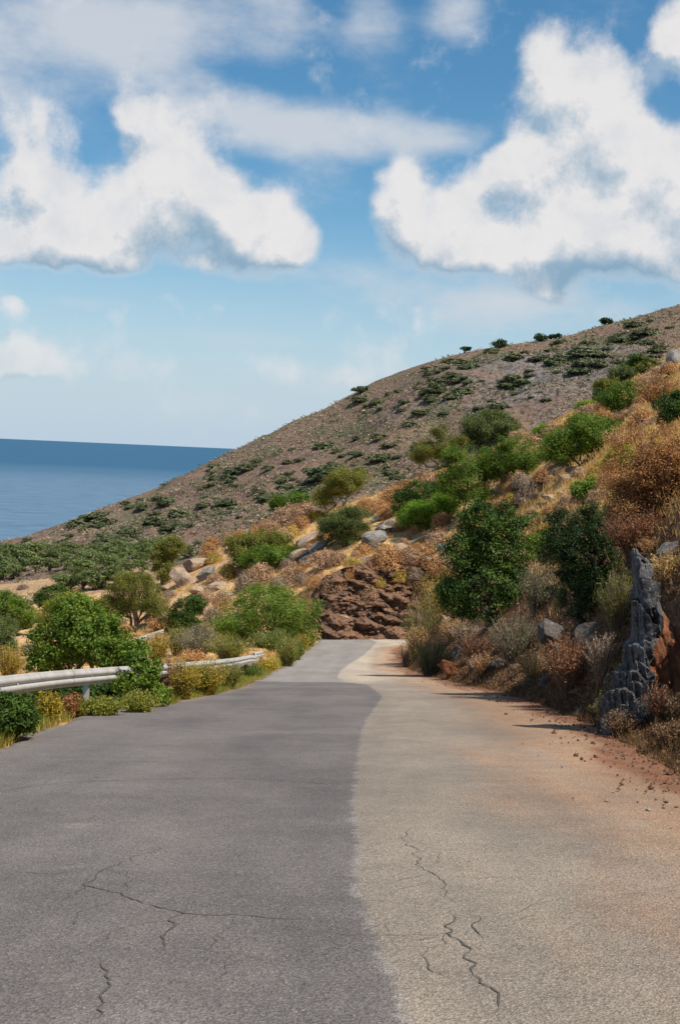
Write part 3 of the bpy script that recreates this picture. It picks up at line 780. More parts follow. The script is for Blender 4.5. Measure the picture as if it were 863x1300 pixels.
U, W_ = np.meshgrid(np.linspace(0, 1, 80), np.linspace(0, 1, 80))
pxs = 812 + U * 136
py = np.interp(pxs, [812, 824, 840, 863, 900, 950], [722, 733, 762, 800, 812, 800]) * W_ + 950 * (1 - W_)
Yc = 16.5 + .75 * W_ - 1.6 * np.clip(U - .3, 0, 1) - .12 * np.sin(U * 9)
pts = np.array([at(a, c, y) for a, c, y in zip(pxs.ravel(), py.ravel(), Yc.ravel())])
pts[:, 1] -= np.abs(fbm(pts * np.array([2.2, 2.2, .7]), 4, 61)) * .42 + fbm(pts * np.array([5, 5, 3.]), 3, 64) * .05
pts[:, 1] += (1 - np.minimum(1, (1 - W_).ravel() * 6)) * .5
tag(link('red_face', mesh_np('red_face', pts - _b, grid_faces(80, 80), True), M['rock_red'], oc), 'rust red weathered rock face')
for a in [
    (849, 712, 36, 38, 'grey boulder perched on the bank above the red rock face', 'rock_bank', 41, .8, .1),
    (706, 812, 52, 36, 'blue grey slab of rock leaning below the dark evergreen shrub', 'rock_bank', 42, .5, -.55),
    (748, 822, 46, 44, 'brownish grey rock at the foot of the dark evergreen shrub', 'rock_bank', 43, .6, .5),
    (706, 830, 26, 22, 'small pale grey rock under the leaning slab', 'rock_bank', 44, .7, .4),
    (630, 849, 30, 22, 'rounded blue grey boulder under the silvery shrub', 'rock_bank', 45, .9, 0.),
    (606, 850, 26, 20, 'flat grey stone between the red slab and the rounded boulder', 'rock_bank', 46, .8, -.5),
    (576, 858, 46, 26, 'rust red slab of rock slanting down to the road edge', 'rock_red', 47, .7, -.6),
    (583, 835, 24, 34, 'grey upright rock standing behind the rust red slab', 'rock_bank', 48, .7, .2),
    (736, 910, 19, 18, 'small blue white stone lying at the road verge', 'rock_bank', 49, .9, .2),
    (778, 878, 26, 40, 'grey pointed stone beside the jagged fin', 'rock_bank', 50, .7, .6),
    (758, 916, 9, 7, 'dark fist sized stone on the verge grass', 'rock_cut', 51, .9, 0.),
    (566, 790, 20, 16, 'pale stone ledge beside the dark carob tree', 'rock_tan', 52, .7, 0.),
    (668, 868, 20, 14, 'low brown stone under the silvery shrub at the verge', 'rock_cut', 53, .8, .3),
    (690, 872, 16, 22, 'narrow grey stone next to the red brown bush', 'rock_bank', 54, .8, -.6),
    (655, 850, 16, 16, 'mossy brown stone right of the rounded boulder', 'rock_cut', 55, .8, .2),
]:
    rock(a[0], a[1], a[2], a[3], a[4], a[5], a[6], a[7], a[8], sub=4 if a[2] > 25 else 3, sink=.36, cuts=18)

# ------------------------------------------------------------------ the rock cut at the bend
cx0 = hitY(470, 811, 95.2)
cut = tag(link('rock_cut', None, loc=cx0), 'dark reddish rock cut facing the bend of the road', 'rock face')
nu, nv_ = 240, 120
U, W_ = np.meshgrid(np.linspace(0, 1, nu), np.linspace(0, 1, nv_))
pxs = 384 + U * 180
top_py = np.interp(pxs, [384, 398, 412, 440, 480, 530, 564], [785, 752, 733, 721, 714, 712, 730])
py = 815 * (1 - W_) + (top_py - 2) * W_
Yc = 95.0 + W_ * 3.6 + 2.0 * np.abs(U - .25) ** 2
pts = np.array([at(a, c, y) for a, c, y in zip(pxs.ravel(), py.ravel(), Yc.ravel())])
dsp = np.abs(fbm(pts * np.array([.45, .45, .8]), 5, 90)) * 1.5 - .5 + np.abs(fbm(pts * np.array([1.5, 1.5, 3.0]), 3, 94)) * .5
ang = pts @ np.array([.42, 0, 1.0]); lay = np.abs(((ang * .9 + fbm(pts * .5, 3, 4) * .7) % 1.0) - .5) * 2
pts[:, 1] -= dsp * .8 + lay * .5
edge = np.minimum(1, np.minimum(U, 1 - U).ravel() * 9)
pts[:, 1] += (1 - edge) * 2.5
pts -= cx0
link('face', mesh_np('face', pts, grid_faces(nv_, nu)), M['rock_cut'], cut)
DRIP = rockmat('white_dripped_rock', (.09, .083, .078), (.145, .134, .125), (.22, .205, .19), 1.0, (.45, .43, .41))
r_ = np.random.default_rng(3)
for k in range(90):
    uu, vv = r_.uniform(.05, .85), r_.uniform(0.02, .97) ** .8; j = int(vv * (nv_ - 1)) * nu + int(uu * (nu - 1)); p = pts[j]
    s = r_.uniform(.14, .46)
    V, F = boulder(200 + k, (s * 1.7, s * .6, s * .45), 2, 16, .10, -.45 + r_.normal(0, .3))
    gp_ = abs(uu - .43) < .13 and vv < .42
    link('rock', mesh_np('rock', V, F), DRIP if gp_ else M[ ['rock_cut', 'rock_cut', 'rock_cut', 'rock_tan', 'rock_red'][k % 5]], cut, p + np.array([0, .22 * s / .3, 0]))

# outcrops on the hillside
ROCKS = [
    (222, 706, 26, 14, 'rock_grey', .1), (250, 722, 40, 20, 'rock_tan', .35), (232, 742, 34, 26, 'rock_tan', -.2), (262, 735, 26, 18, 'rock_grey', .5), (214, 736, 26, 16, 'rock_cut', .2),
    (274, 748, 24, 14, 'rock_tan', 0.), (252, 752, 22, 12, 'rock_tan', .2), (287, 757, 20, 10, 'rock_tan', 0.), (316, 680, 18, 12, 'rock_grey', .3), (206, 752, 18, 12, 'rock_cut', 0.),
    (388, 696, 44, 18, 'rock_tan', .6), (402, 700, 44, 15, 'rock_grey', .6), (376, 712, 34, 15, 'rock_tan', .5), (392, 714, 30, 14, 'rock_grey', .5), (418, 706, 20, 10, 'rock_tan', .4),
    (476, 690, 34, 20, 'rock_grey', .2), (490, 676, 30, 14, 'rock_grey', .4), (462, 694, 20, 12, 'rock_tan', .5), (500, 664, 32, 10, 'rock_tan', .4), (478, 662, 22, 10, 'rock_grey', .6), (506, 700, 26, 12, 'rock_tan', .3),
    (530, 690, 30, 12, 'rock_grey', .45), (468, 712, 26, 9, 'rock_tan', .5), (545, 712, 34, 14, 'rock_grey', .45), (520, 722, 26, 12, 'rock_cut', .45), (560, 700, 24, 12, 'rock_grey', .4),
    (720, 612, 26, 12, 'rock_tan', -.1), (738, 606, 22, 12, 'rock_tan', -.2), (728, 600, 18, 9, 'rock_grey', 0.), (700, 634, 24, 8, 'rock_tan', -.2), (712, 628, 20, 7, 'rock_tan', -.2), (686, 642, 14, 6, 'rock_tan', -.1),
    (855, 462, 30, 22, 'rock_grey', .5), (838, 468, 22, 12, 'rock_grey', .5), (15, 806, 10, 6, 'rock_tan', 0.), (40, 764, 10, 5, 'rock_grey', 0.), (150, 745, 22, 8, 'rock_grey', 0.), (193, 812, 12, 6, 'rock_tan', 0.), (560, 668, 22, 10, 'rock_tan', .2), (205, 797, 13, 8, 'rock_grey', .1),
]
_where = {0: ('in the rocky outcrop beside the olive tree', (190, 300)), 1: ('in the slanting ledge below the twin stemmed tree', (300, 445)), 2: ('of the broken ledges above the rock cut', (445, 580)), 3: ('of the old dry stone line across the golden slope', (660, 760)), 4: ('on the brow of the hill among rust shrubs', (800, 863))}
for k, (px, py, w, h, mt, tl) in enumerate(ROCKS):
    g = [i for i, v in _where.items() if v[1][0] <= px < v[1][1]]
    wh = _where[g[0]][0] if g else 'in the low ground beyond the guardrail'
    cn = {'rock_grey': 'grey', 'rock_tan': 'tan', 'rock_cut': 'dark brown'}[mt]
    rock(px, py, w, h, f'{cn} weathered rock {wh}', mt, 500 + k, 1.0, tl, 3, f'{cn} rocks {wh}', cuts=14)

# ------------------------------------------------------------------ plants
def crown_points(r, lobes, n, clump_r, shell=.55):
    vol = np.array([l[3] * l[4] + l[4] * l[5] + l[3] * l[5] for l in lobes]); pick = r.choice(len(lobes), n, p=vol / vol.sum())
    L = np.array(lobes)[pick]
    d = r.normal(0, 1, (n, 3)); d /= np.linalg.norm(d, axis=1)[:, None]
    rad = shell + (1 - shell) * r.random(n) ** .6
    rad *= 1 + .22 * fbm(d * 2.6 + L[:, :3] * 1.7, 3, 5)
    rad = np.where(r.random(n) < .10, rad * r.uniform(1.08, 1.32, n), rad)
    return L[:, :3] + d * rad[:, None] * L[:, 3:6], d


def leafy(name, label, cat, base, lobes, mat, leaf=.09, aspect=.5, cover=1.5, clump=.16, trunk=.06, stems=3, seed=1, Y=None, group=None, stem_name='trunk', crown_name='crown', gaps=.5, shell=.5, lean=0., mat2=None):
    """a bush or tree whose crown is given as lobes (px, py, rx, ry) in photo pixels"""
    r = np.random.default_rng(seed)
    q = hit(*base) if Y is None else hitY(base[0], base[1], Y)
    q = q.copy(); k = 1 / ppm(q[1])
    lob = []
    for i, l in enumerate(lobes):
        dy = (r.uniform(-.35, .35) if len(lobes) > 1 else 0) * l[2] * k
        if len(l) > 4: dy = l[4]
        c = at(l[0], l[1], q[1] + dy) - q; lob.append((c[0], c[1], c[2], l[2] * k, l[2] * k * .92, l[3] * k))
    for _ in range(2 * len(lobes) + 3):
        l = lob[r.integers(len(lobes))]; d = r.normal(0, 1, 3); d[2] = abs(d[2]) * .9 - .15; d /= np.linalg.norm(d); f = r.uniform(.28, .48)
        lob.append((l[0] + d[0] * l[3] * .9, l[1] + d[1] * l[4] * .9, l[2] + d[2] * l[5] * .9, l[3] * f, l[4] * f, l[5] * f))
    leaf = max(leaf * .85, 2.1 * k)
    area = .8 * sum(4 * math.pi * ((a * b_) ** 1.6 / 3 + (a * c) ** 1.6 / 3 + (b_ * c) ** 1.6 / 3) ** (1 / 1.6) for _, _, _, a, b_, c in lob)
    nl = int(min(42000, cover * area / (leaf * leaf * aspect * .5)))
    size = max(l[3] for l in lob); cr = clump * size
    ncl = max(24, int(area / (cr * cr) * .55 * (1 - .4 * gaps)))
    C, D = crown_points(r, lob, ncl, cr, shell)
    wts = r.lognormal(0, .55, ncl); pk = r.choice(ncl, nl, p=wts / wts.sum())
    P = C[pk] + r.normal(0, 1, (nl, 3)) * cr * np.array([.62, .62, .48])
    gz = q[2]
    P[:, 2] = np.where(P[:, 2] < .02, np.abs(P[:, 2]) * .5 + .02, P[:, 2]) if name.endswith('shrub') else P[:, 2]
    N = D[pk] * .7 + r.normal(0, .65, (nl, 3)) + np.array([0, 0, .45])
    acc = Acc(); leaf_quads(acc, P, N, leaf, leaf * aspect, r)
    t = Acc(); top = np.array([l[:3] for l in lob])
    for s in range(stems):
        off = r.normal(0, trunk * .8, 3) * (stems > 1); off[2] = -.12
        for i in (range(len(lobes)) if stems == 1 else [s % len(lobes)]):
            e = top[i] + r.normal(0, .12, 3) * size
            Pw = wander(off, e, r, 6, .13); tube(t, Pw, np.linspace(trunk, trunk * .35, 6), 6)
            near = np.argsort(np.linalg.norm(C - top[i], axis=1))[: max(6, int(.45 * ncl / len(lob)))]
            for j in r.choice(near, min(len(near), 9), False):
                tube(t, wander(Pw[r.integers(2, 6)], C[j], r, 4, .15), np.linspace(trunk * .38, trunk * .1, 4), 4)
    root = tag(link(name, None, loc=q), label, cat, group)
    link(stem_name, t.mesh(stem_name, True), M['bark'], root)
    link(crown_name, acc.mesh(crown_name), M[mat], root)
    return root


def shoots(acc_leaf, acc_stem, r, base_r, height, spread, n, leaf, aspect, per, droop=.2, lo=.3, stem_r=.006):
    """upright stems fanning out of a base with leaves along them"""
    a = r.uniform(0, 2 * math.pi, n); rad = spread * np.sqrt(r.random(n)); b0 = base_r * np.sqrt(r.random(n))
    p0 = np.stack([b0 * np.cos(a), b0 * np.sin(a), 0 * a - .03], 1)
    hh = height * r.uniform(.6, 1.05, n) * np.sqrt(np.clip(1 - (rad / spread * .72) ** 2, .1, 1))
    p2 = np.stack([rad * np.cos(a), rad * np.sin(a), hh], 1); p1 = (p0 + p2) / 2 + np.stack([-.15 * rad * np.cos(a), -.15 * rad * np.sin(a), .16 * hh], 1)
    tt = np.linspace(0, 1, 5)[None, :, None]
    C = p0[:, None] * (1 - tt) ** 2 + 2 * p1[:, None] * tt * (1 - tt) + p2[:, None] * tt ** 2
    if acc_stem is not None:
        ax = r.normal(0, 1, (n, 3)); ax[:, 2] *= .2; ax /= np.linalg.norm(ax, axis=1)[:, None]
        w = stem_r * np.linspace(1.2, .45, 5)[None, :, None]
        A, B = C + ax[:, None] * w, C - ax[:, None] * w
        V = np.stack([A, B], 2).reshape(n * 10, 3); f = np.array([[2 * i, 2 * i + 1, 2 * i + 3, 2 * i + 2] for i in range(4)])
        acc_stem.add(V, (f[None] + 10 * np.arange(n)[:, None, None]).reshape(-1, 4))
    if per:
        t = r.uniform(lo, 1.02, (n, per))[..., None]
        P = p0[:, None] * (1 - t) ** 2 + 2 * p1[:, None] * t * (1 - t) + p2[:, None] * t ** 2
        P = P.reshape(-1, 3) + r.normal(0, leaf * .7, (n * per, 3)); P[:, 2] = np.maximum(P[:, 2], .015)
        N = r.normal(0, .8, P.shape) + np.array([0, 0, .4]) + P / (np.linalg.norm(P, axis=1)[:, None] + 1e-6) * .5
        leaf_quads(acc_leaf, P, N, leaf, leaf * aspect, r)


def bushy(name, label, cat, base, wpx, hpx, mat, seed=1, n=150, leaf=.06, aspect=.45, per=12, lo=.3, stem='twig', group=None, Y=None, base_r=.25, dy=0.):
    q = hit(*base) if Y is None else hitY(base[0], base[1], Y)
    k = 1 / ppm(q[1]); r = np.random.default_rng(seed); A, S = Acc(), Acc()
    leaf = max(leaf, 2.3 * k)
    shoots(A, S, r, wpx * k * .5 * base_r, hpx * k, wpx * k * .52, n, leaf, aspect, per, lo=lo, stem_r=max(.006, .35 * k))
    root = tag(link(name, None, loc=q), label, cat, group)
    link('stems', S.mesh('stems'), M[stem], root); link('foliage', A.mesh('foliage'), M[mat], root)
    return root


# --- the named trees and shrubs of the near hillside
leafy('carob_tree', 'dense dark green carob tree on the bank above the road bend', 'tree', (618, 800), [(612, 735, 46, 50), (640, 700, 34, 40), (592, 700, 30, 34), (612, 672, 28, 26), (640, 660, 18, 18), (585, 760, 24, 28), (650, 755, 28, 30), (615, 645, 13, 9), (658, 668, 12, 10)], 'carob', .11, .55, 2.0, .17, .10, 3, 11, gaps=.35)
leafy('evergreen_shrub', 'tall very dark evergreen shrub under the rust coloured bush', 'shrub', (742, 800), [(745, 700, 40, 46), (762, 670, 24, 34), (718, 690, 28, 34), (738, 750, 40, 36), (760, 740, 28, 36), (712, 665, 14, 18)], 'dark', .07, .35, 2.0, .16, .07, 4, 12, gaps=.3)
leafy('green_tree', 'leafy green tree forking low on the golden slope', 'tree', (592, 660), [(595, 605, 34, 28), (580, 585, 18, 14), (622, 590, 22, 20), (600, 635, 24, 18), (570, 612, 14, 14)], 'green', .14, .5, 1.6, .2, .08, 3, 13, gaps=.6)
leafy('green_tree', 'round green tree with bare stems beside the forked green tree', 'tree', (655, 615), [(655, 578, 30, 22), (672, 590, 16, 14), (640, 590, 14, 14)], 'green', .14, .5, 1.5, .2, .07, 3, 14, gaps=.6)
leafy('bushy_shrub', 'bright green bush with clipped looking lobes on the slope', 'shrub', (540, 674), [(552, 647, 28, 13), (528, 655, 22, 14), (570, 632, 14, 10)], 'bright', .13, .5, 1.8, .2, .06, 3, 15, stem_name='stems', crown_name='foliage')
leafy('bushy_shrub', 'dark green bush behind the bright clipped looking bush', 'shrub', (528, 668), [(535, 628, 26, 16), (514, 640, 14, 16), (560, 622, 18, 12)], 'carob', .13, .5, 1.8, .2, .06, 3, 16, stem_name='stems', crown_name='foliage', Y=112)
leafy('green_tree', 'broad green tree shading a patch of bare golden ground', 'tree', (735, 598), [(735, 558, 40, 24), (705, 570, 20, 18), (765, 555, 24, 22), (740, 540, 24, 14)], 'green', .13, .5, 1.7, .18, .08, 3, 17, gaps=.4)
leafy('olive_shrub', 'dull olive green bush on the crest with brown ground below', 'shrub', (622, 562), [(622, 543, 34, 17), (602, 548, 16, 12), (645, 543, 16, 13)], 'olive', .14, .4, 1.8, .18, .06, 4, 18, stem_name='stems', crown_name='foliage')
leafy('windswept_tree', 'leaning umbrella shaped tree with bare trunks on the crest', 'tree', (556, 597), [(545, 572, 22, 10), (570, 566, 18, 12), (560, 550, 9, 8), (532, 580, 11, 7), (582, 562, 9, 8)], 'yolive', .13, .4, 1.5, .24, .09, 1, 19, gaps=.6)
leafy('windswept_tree', 'twin stemmed small tree with olive crowns above a grassy ledge', 'tree', (414, 660), [(438, 610, 24, 14), (424, 620, 16, 13), (410, 632, 13, 12), (455, 606, 13, 10)], 'yolive', .13, .4, 1.6, .24, .10, 1, 20, gaps=.5)
leafy('olive_shrub', 'loose olive green bush growing from a rocky ledge', 'shrub', (437, 694), [(437, 667, 30, 20), (450, 655, 18, 14), (420, 676, 20, 16)], 'olive', .12, .35, 1.7, .2, .06, 4, 21, stem_name='stems', crown_name='foliage')
leafy('bushy_shrub', 'small bright green bush on the skyline of the spur', 'shrub', (368, 652), [(368, 636, 20, 11), (352, 640, 9, 7), (382, 640, 10, 8)], 'green', .12, .5, 1.7, .22, .05, 3, 22, stem_name='stems', crown_name='foliage')
leafy('bushy_shrub', 'spreading bush with dark upper branches on the rocky spur', 'shrub', (325, 722), [(322, 690, 28, 14), (345, 684, 20, 10), (305, 703, 18, 14)], 'yolive', .12, .5, 1.8, .2, .06, 3, 23, stem_name='stems', crown_name='foliage')
leafy('bushy_shrub', 'low bright leaf bush in front of the dark branched bush', 'shrub', (342, 724), [(345, 706, 26, 12), (320, 714, 18, 10), (365, 700, 10, 9)], 'green', .12, .5, 1.8, .2, .06, 3, 24, stem_name='stems', crown_name='foliage')
leafy('mulberry_bush', 'big rounded bright green bush at the end of the guardrail', 'shrub', (335, 822), [(340, 778, 46, 32), (305, 790, 34, 26), (372, 785, 30, 28), (340, 757, 32, 16), (390, 795, 14, 18), (290, 805, 20, 14), (345, 806, 44, 14)], 'green', .12, .6, 2.1, .17, .09, 5, 25, gaps=.35, stem_name='stems', crown_name='foliage')
leafy('bushy_shrub', 'compact dark green bush between the rocks and the olive tree', 'shrub', (236, 803), [(236, 777, 21, 20), (228, 790, 16, 12), (248, 768, 12, 12)], 'carob', .12, .5, 2.0, .2, .06, 3, 26, stem_name='stems', crown_name='foliage')
leafy('pine_tree', 'upright yellowish green tree at the left end of the outcrop', 'tree', (207, 742), [(216, 694, 17, 13), (204, 705, 14, 16), (208, 722, 14, 14), (225, 690, 9, 8)], 'yolive', .13, .4, 1.9, .22, .12, 2, 27)
leafy('olive_tree', 'wide olive tree with twisted dark trunk on orange soil', 'tree', (171, 803), [(175, 755, 30, 22), (150, 768, 22, 20), (196, 768, 18, 18), (168, 740, 22, 12), (140, 775, 14, 14)], 'yolive', .12, .35, 1.7, .2, .16, 1, 28)
leafy('fig_bush', 'large leafy green bush rising just behind the guardrail', 'shrub', (110, 862), [(105, 808, 44, 36), (75, 820, 36, 32), (140, 825, 34, 28), (95, 780, 30, 22), (165, 830, 20, 20), (60, 838, 22, 18)], 'green', .12, .55, 2.0, .16, .08, 5, 29, gaps=.45, stem_name='stems', crown_name='foliage', Y=36)
leafy('fig_bush', 'yellowish leafy bush showing above the large green bush', 'shrub', (90, 800), [(92, 770, 26, 18), (75, 782, 18, 16), (112, 778, 16, 15)], 'ygreen', .12, .5, 1.9, .18, .08, 4, 30, stem_name='stems', crown_name='foliage', Y=70)
leafy('bushy_shrub', 'round dark bush in the tan clearing below the grove', 'shrub', (66, 773), [(66, 756, 19, 14), (80, 760, 10, 9), (54, 762, 9, 9)], 'carob', .12, .5, 1.9, .2, .06, 3, 31, stem_name='stems', crown_name='foliage')
leafy('bushy_shrub', 'bright green tree-like bush left of the tan clearing', 'shrub', (18, 806), [(22, 778, 22, 20), (8, 766, 18, 16), (-5, 785, 16, 18)], 'green', .12, .5, 1.9, .2, .08, 3, 32, stem_name='stems', crown_name='foliage')
leafy('olive_shrub', 'silvery olive bush half cut off behind the guardrail', 'shrub', (-8, 838), [(-6, 805, 24, 28), (8, 820, 14, 16)], 'grove', .12, .35, 1.9, .2, .08, 3, 33, stem_name='stems', crown_name='foliage', Y=75)
leafy('leafy_sapling', 'leafy green sapling pushing through and over the guardrail', 'shrub', (185, 900), Y=road_hit(185, 897)[1], lobes= [(178, 862, 22, 14), (192, 880, 22, 14), (160, 872, 16, 14), (188, 846, 16, 10), (172, 838, 14, 9), (205, 885, 12, 10)], mat='green', leaf=.085, aspect=.55, cover=1.8, clump=.2, trunk=.03, stems=5, seed=34, stem_name='stems', crown_name='foliage', gaps=.6)
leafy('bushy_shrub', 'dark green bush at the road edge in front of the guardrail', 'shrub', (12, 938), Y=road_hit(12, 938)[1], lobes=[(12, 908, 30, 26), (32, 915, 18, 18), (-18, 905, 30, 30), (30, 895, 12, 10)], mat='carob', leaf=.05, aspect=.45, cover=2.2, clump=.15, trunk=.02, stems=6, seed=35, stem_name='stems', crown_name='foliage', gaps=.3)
leafy('bushy_shrub', 'green tree top among rust shrubs high on the slope', 'shrub', (792, 528), [(795, 502, 26, 15), (778, 510, 14, 12), (812, 508, 12, 12)], 'green', .12, .5, 1.9, .2, .06, 3, 36, stem_name='stems', crown_name='foliage')
leafy('bushy_shrub', 'dark green bush above the big rust coloured bush', 'shrub', (856, 540), [(856, 518, 22, 22), (875, 520, 24, 26), (845, 530, 12, 12)], 'carob', .09, .45, 1.9, .2, .06, 3, 37, stem_name='stems', crown_name='foliage')
for i, (px, py, w, h, mt, lb) in enumerate([(806, 462, 16, 10, 'carob', 'small dark tree topmost in the row along the brow'), (790, 473, 16, 11, 'olive', 'olive green bush second in the row along the brow'), (770, 490, 13, 12, 'yolive', 'yellowish bush lowest in the row along the brow'), (825, 466, 14, 9, 'yolive', 'yellowish bush beside the rocks on the brow'), (745, 516, 14, 8, 'bright', 'small bright green bush left of the brow row'), (690, 548, 14, 8, 'bright', 'little bright bush beside the olive green crest bush'), (762, 502, 10, 8, 'carob', 'small dark bush below the row along the brow'),
                                            (560, 640, 10, 7, 'yellow', 'small yellow green tuft below the umbrella tree'), (404, 654, 10, 6, 'yellow', 'small yellow green bush at the foot of the twin stemmed tree'), (680, 660, 18, 8, 'olive', 'low olive tuft on the golden slope beside the carob'), (785, 588, 18, 20, 'ygreen', 'yellow green sprawling shrub beside the broad tree'), (745, 622, 18, 14, 'green', 'small leafy green shrub under the broad tree'),
                                            (690, 690, 20, 16, 'green', 'green shrub between the carob and the dark evergreen')]):
    leafy('bushy_shrub', lb, 'shrub', (px, py + h), [(px, py, w, h), (px - w * .5, py + h * .3, w * .6, h * .6), (px + w * .5, py + h * .2, w * .6, h * .7)], mt, .12, .5, 1.8, .22, .05, 3, 60 + i, stem_name='stems', crown_name='foliage')

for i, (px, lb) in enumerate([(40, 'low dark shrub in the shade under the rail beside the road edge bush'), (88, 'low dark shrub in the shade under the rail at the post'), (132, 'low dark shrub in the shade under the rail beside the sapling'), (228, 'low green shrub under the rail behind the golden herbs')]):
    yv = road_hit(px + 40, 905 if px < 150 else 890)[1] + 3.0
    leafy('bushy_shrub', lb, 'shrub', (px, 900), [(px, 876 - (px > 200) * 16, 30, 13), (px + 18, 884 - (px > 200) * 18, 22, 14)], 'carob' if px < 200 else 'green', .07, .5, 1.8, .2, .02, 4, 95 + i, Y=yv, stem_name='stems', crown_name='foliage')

_rl = np.random.default_rng(77)
_lm = [(170, 800, 'twisted olive tree'), (110, 830, 'large leafy bush'), (66, 770, 'round dark clearing bush'), (236, 800, 'compact dark bush'), (18, 800, 'bright tree-like bush'), (300, 815, 'big rounded bush'), (195, 815, 'old rails')]
for i in range(34):
    px, py = _rl.uniform(-5, 290), _rl.uniform(772, 846)
    if abs(px - 185) < 32 and py > 800: px -= 60
    py = max(py, np.interp(px, [0, 150, 290], [788, 800, 805])); w = _rl.uniform(20, 40); h = w * _rl.uniform(.45, .8)
    mt, cn = [('yolive', 'olive'), ('ygreen', 'yellow green'), ('sage', 'silvery'), ('green', 'leafy green'), ('cushion_rust', 'rusty'), ('yellow', 'golden')][i % 6]
    mk = min(_lm, key=lambda a: math.hypot(px - a[0], py - a[1]))[2]
    bushy('low_shrub', f"{'taller' if h > 20 else 'lower'} {cn} shrub on the ground around the {mk}", 'shrub', (px, py), w, h, mt, 1200 + i, 130, .07, .45, 18, .12, group='shrubs in the low ground beyond the guardrail')
for i, (px, py, w, h, mt, lb) in enumerate([(548, 800, 50, 62, 'yellow', 'tall golden broom on the sunlit nose of the bank'), (566, 775, 40, 46, 'ygreen', 'yellow green broom left of the dark carob'), (528, 838, 36, 46, 'straw', 'straw grass clump hanging over the bend'), (556, 742, 40, 34, 'cushion_rust', 'orange scrub on the crest of the bank above the broom'), (575, 815, 40, 34, 'straw', 'pale straw clump under the dark carob'), (540, 765, 34, 36, 'straw', 'straw coloured broom beside the rock cut')]):
    bushy('broom_shrub', lb, 'shrub', (px, py), w, h, mt, 1300 + i, 170, .07, .35, 18, .15)

# --- twiggy and silvery shrubs of the bank
leafy('rust_bush', 'big dome shaped rust orange bush above the jagged rock', 'shrub', (832, 690), [(820, 600, 50, 50), (855, 590, 48, 46), (800, 640, 36, 36), (850, 640, 60, 44)], 'rust', .055, .5, 1.5, .13, .035, 14, 101, gaps=.4, shell=.35, stem_name='stems', crown_name='foliage', Y=25)
bushy('rust_bush', 'reddish dry bush hanging beneath the big rust dome', 'shrub', (806, 712), 90, 72, 'redbrown', 102, 260, .055, .5, 18, .3)
bushy('rust_bush', 'rust orange bush on the brow beside the dark green bush', 'shrub', (838, 520), 74, 40, 'rust', 103, 200, .07, .5, 22, .4)
bushy('rust_bush', 'pale rust bush in the hollow beside the big dome', 'shrub', (792, 580), 60, 40, 'cushion_rust', 104, 160, .06, .5, 16, .4)
bushy('silver_shrub', 'silvery grey shrub between the carob and the dark evergreen', 'shrub', (680, 782), 56, 68, 'sage', 105, 190, .07, .3, 20, .25)
bushy('silver_shrub', 'spreading silvery shrub over the rounded boulder', 'shrub', (652, 842), 88, 66, 'sage', 106, 230, .06, .3, 22, .2)
bushy('silver_shrub', 'grey green shrub at the corner of the bank by the bend', 'shrub', (546, 860), 62, 56, 'olive', 107, 200, .07, .35, 24, .15)
bushy('broom_shrub', 'yellow green broom at the end of the bank by the bend', 'shrub', (532, 825), 56, 66, 'ygreen', 108, 170, .07, .25, 18, .2)
bushy('broom_shrub', 'dry pinkish shrub overhanging the bend of the road', 'shrub', (516, 848), 30, 34, 'cushion', 109, 110, .07, .4, 14, .2)
bushy('broom_shrub', 'brownish dry shrub above the grey green corner shrub', 'shrub', (590, 818), 52, 32, 'cushion_grey', 110, 150, .06, .35, 14, .2)
bushy('red_bush', 'red brown dry bush at the foot of the bank', 'shrub', (722, 886), 84, 84, 'redbrown', 111, 260, .045, .5, 20, .35)
bushy('thorn_shrub', 'brown twiggy thorn shrub beside the red brown bush', 'shrub', (764, 868), 56, 70, 'cushion_grey', 112, 240, .04, .35, 12, .2)
bushy('thorn_shrub', 'olive feathery shrub growing left of the jagged fin', 'shrub', (782, 812), 60, 96, 'yolive', 113, 220, .05, .22, 22, .3)
bushy('thorn_shrub', 'brown weedy shrub at the base of the red slab of rock', 'shrub', (612, 860), 40, 34, 'cushion_rust', 114, 130, .05, .4, 14, .2)
bushy('thorn_shrub', 'rust brown shrub over the stones beside the silvery shrub', 'shrub', (600, 838), 46, 36, 'redbrown', 115, 150, .05, .4, 14, .2)
bushy('thorn_shrub', 'straw coloured shrub in front of the leaning blue slab', 'shrub', (676, 862), 60, 40, 'straw', 116, 170, .05, .25, 12, .2)
bushy('thorn_shrub', 'yellowish weed clump on the verge before the fin', 'shrub', (770, 918), 44, 36, 'ygreen', 117, 150, .04, .3, 14, .2)
bushy('grass_tuft', 'straw grass hanging over the top of the red rock', 'grass tuft', (846, 742), 50, 44, 'straw', 118, 150, .07, .2, 10, .2)
bushy('thorn_shrub', 'dry rusty weeds beside the boulder above the rock face', 'shrub', (826, 705), 40, 24, 'rust', 119, 120, .045, .35, 10, .2)
bushy('thorn_shrub', 'dark brown weeds at the foot of the red rock', 'shrub', (850, 950), 60, 34, 'litter', 120, 160, .04, .4, 12, .1)

